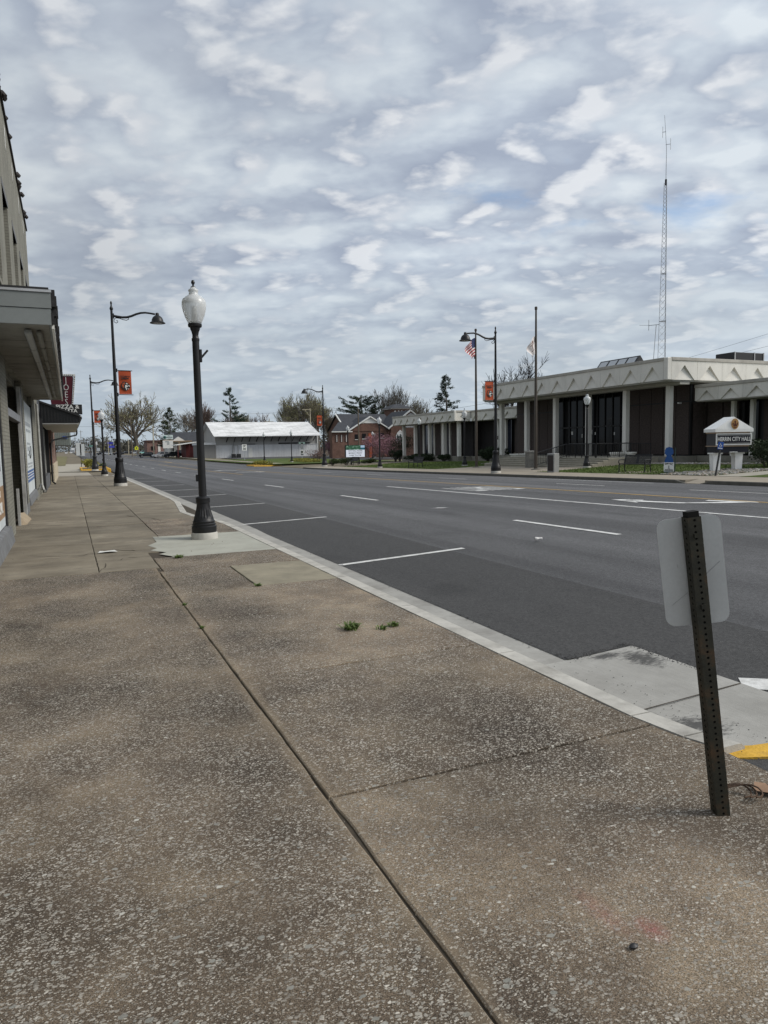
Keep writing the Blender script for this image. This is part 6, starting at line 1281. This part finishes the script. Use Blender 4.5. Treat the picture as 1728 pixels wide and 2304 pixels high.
bare_tree('dark spreading bare tree above the hall roof behind the white flag', 52.8, 79.1, 12.8, 10.5, 61, None, 0, 5, PM('dark_twigs', (.035,.03,.028), .9, .2, 1, 0, 1), .16, rs=1.5, fork=.40, trunk_r=.30)
bare_tree('yellow-green tree at the far left behind the grey canopy', -6.5, 150, 11, 12, 71, BUDY, 3500, 5, rs=1.5); conifer('dark evergreen at the far left verge', -9, 210, 12, 10, 72, (.03,.045,.02), .1, 0, .9)
# far tree line closing the street: one mass
b = MB(); rg = random.Random(3)
def far_mass(x0, x1, y, hh, n):
    for i in range(n):
        x = rg.uniform(x0,x1); h = hh*rg.uniform(.55,1.05)*(.8+.2*math.sin(x*.11)); p = Vector((x, y+rg.uniform(-20,20), -.6))
        for j in range(26):
            c = p+Vector((rg.gauss(0,2.2), rg.gauss(0,2.2), h*rg.uniform(.05,1.0)**.7)); u = rvec(rg)*rg.uniform(.4,1.3); v = rvec(rg)*rg.uniform(.15,.5); b.add([c-u, c+v, c+u, c-v], [(0,1,2,3)])
far_mass(-90,60,760,15,420); far_mass(12,60,420,10,160); far_mass(-60,-14,420,12,140); far_mass(36,90,300,9,150)
far_mass(60,200,260,9,260)
tag(b.build('far_tree_line', PM('far_woods', (.085,.082,.066), .95, .3, .05, 0, 1)), 'distant grey-green mass of trees closing the street', 'woods', kind='stuff')
# shrubs
HEDGE = PM('dark_hedge', (.040,.058,.016), .8, .4, 3, 0, 1); YEW = PM('dark_yew', (.022,.036,.014), .8, .4, 3, 0, 1); PINKB = PM('redbud_blossom', (.24,.125,.15), .8, .3, 3, 0, 1); YGR = PM('yellow_green_groundcover', (.20,.19,.035), .8, .4, 2, 0, 1)
for i, (x, y, rx, h, lab) in enumerate(((26.6,74.2,.75,.8,'small clipped hedge right of the middle lamp base'),(27.9,73.4,1.3,.95,'larger clipped hedge left of the message board posts'),(29.6,71.0,.7,.6,'low dark shrub under the message board'))): shrub('hedge', lab, 'shrub', x, y, rx, .8, h, 1500, .07, HEDGE, 'low hedges by the message board', terr(x,y)-.05)
for i, (x, y, rx, h, lab, n) in enumerate(((35.2,105,2.0,1.9,'low bare pinkish shrub left of the blossom trees',1500),(44.5,121,3.0,4.0,'pink blossoming redbud left of the message board',5200),(45.5,104,3.9,4.9,'large pink redbud behind the message board',7000))): shrub('redbud', lab, 'shrub', x, y, rx, rx*.8, h, n, .085, PINKB if i else PM('dull_pink_shrub', (.17,.11,.10), .85, .3, 3, 0, 1), 'pink flowering redbuds', terr(x,y)-.1)
for x, y, rx, h, lab in ((35.9,72.6,1.3,.9,'dark evergreen hedge along the far wing, left piece'),(35.9,70.0,1.5,.95,'dark evergreen hedge along the far wing, right piece'),(35.9,65.6,.9,.8,'single dark shrub by the far wing corner column'),(37.3,59.4,1.1,1.3,'dark shrub before the link windows'),(37.2,57.2,1.4,1.5,'dark shrub left of the pale planter'),(37.6,80.2,2.0,3.2,'large dark shrub at the far end of the far wing'),(36.2,78.4,1.0,1.7,'smaller dark shrub before the far wing end column'),(30.4,23.6,1.5,1.45,'rounded dark evergreen shrub right of the hall sign'),(33.6,22.9,1.2,1.1,'dark shrub beyond the rounded shrub at right edge')): shrub('evergreen_shrub', lab, 'shrub', x, y, rx, rx*.8, h, int(1500+rx*900), .075, YEW, 'dark evergreen shrubs at the hall')
for x, y, rx, h, n, mt, lab, z_ in ((1.9,72,.9,1.0,1700,YGR,'yellow-green spreading plants in the left flower bed',iz),(3.0,75,.35,.5,300,HEDGE,'dark small plants at the right end of the left bed',iz),(21.4,84.4,1.5,.65,1300,YGR,'yellow-green plants in the far flower bed',iz2)): shrub('bed_plants', lab, 'plant', x, y, rx, 2.6 if x < 3 else 1.2, h, n, .09, mt, None, z_+.08, False)
for x, y, w, lab in ((30.5,98,2.6,'patchy ground plants right of the far lamps'),(29,90,2.0,'patchy low plants behind the far flower bed'),(26.2,76.5,.0,'')):
    if w: shrub('ground_plants', lab, 'plant', x, y, w, 1.5, .6, 1000, .09, YGR, None, terr(x,y)-.05, False)
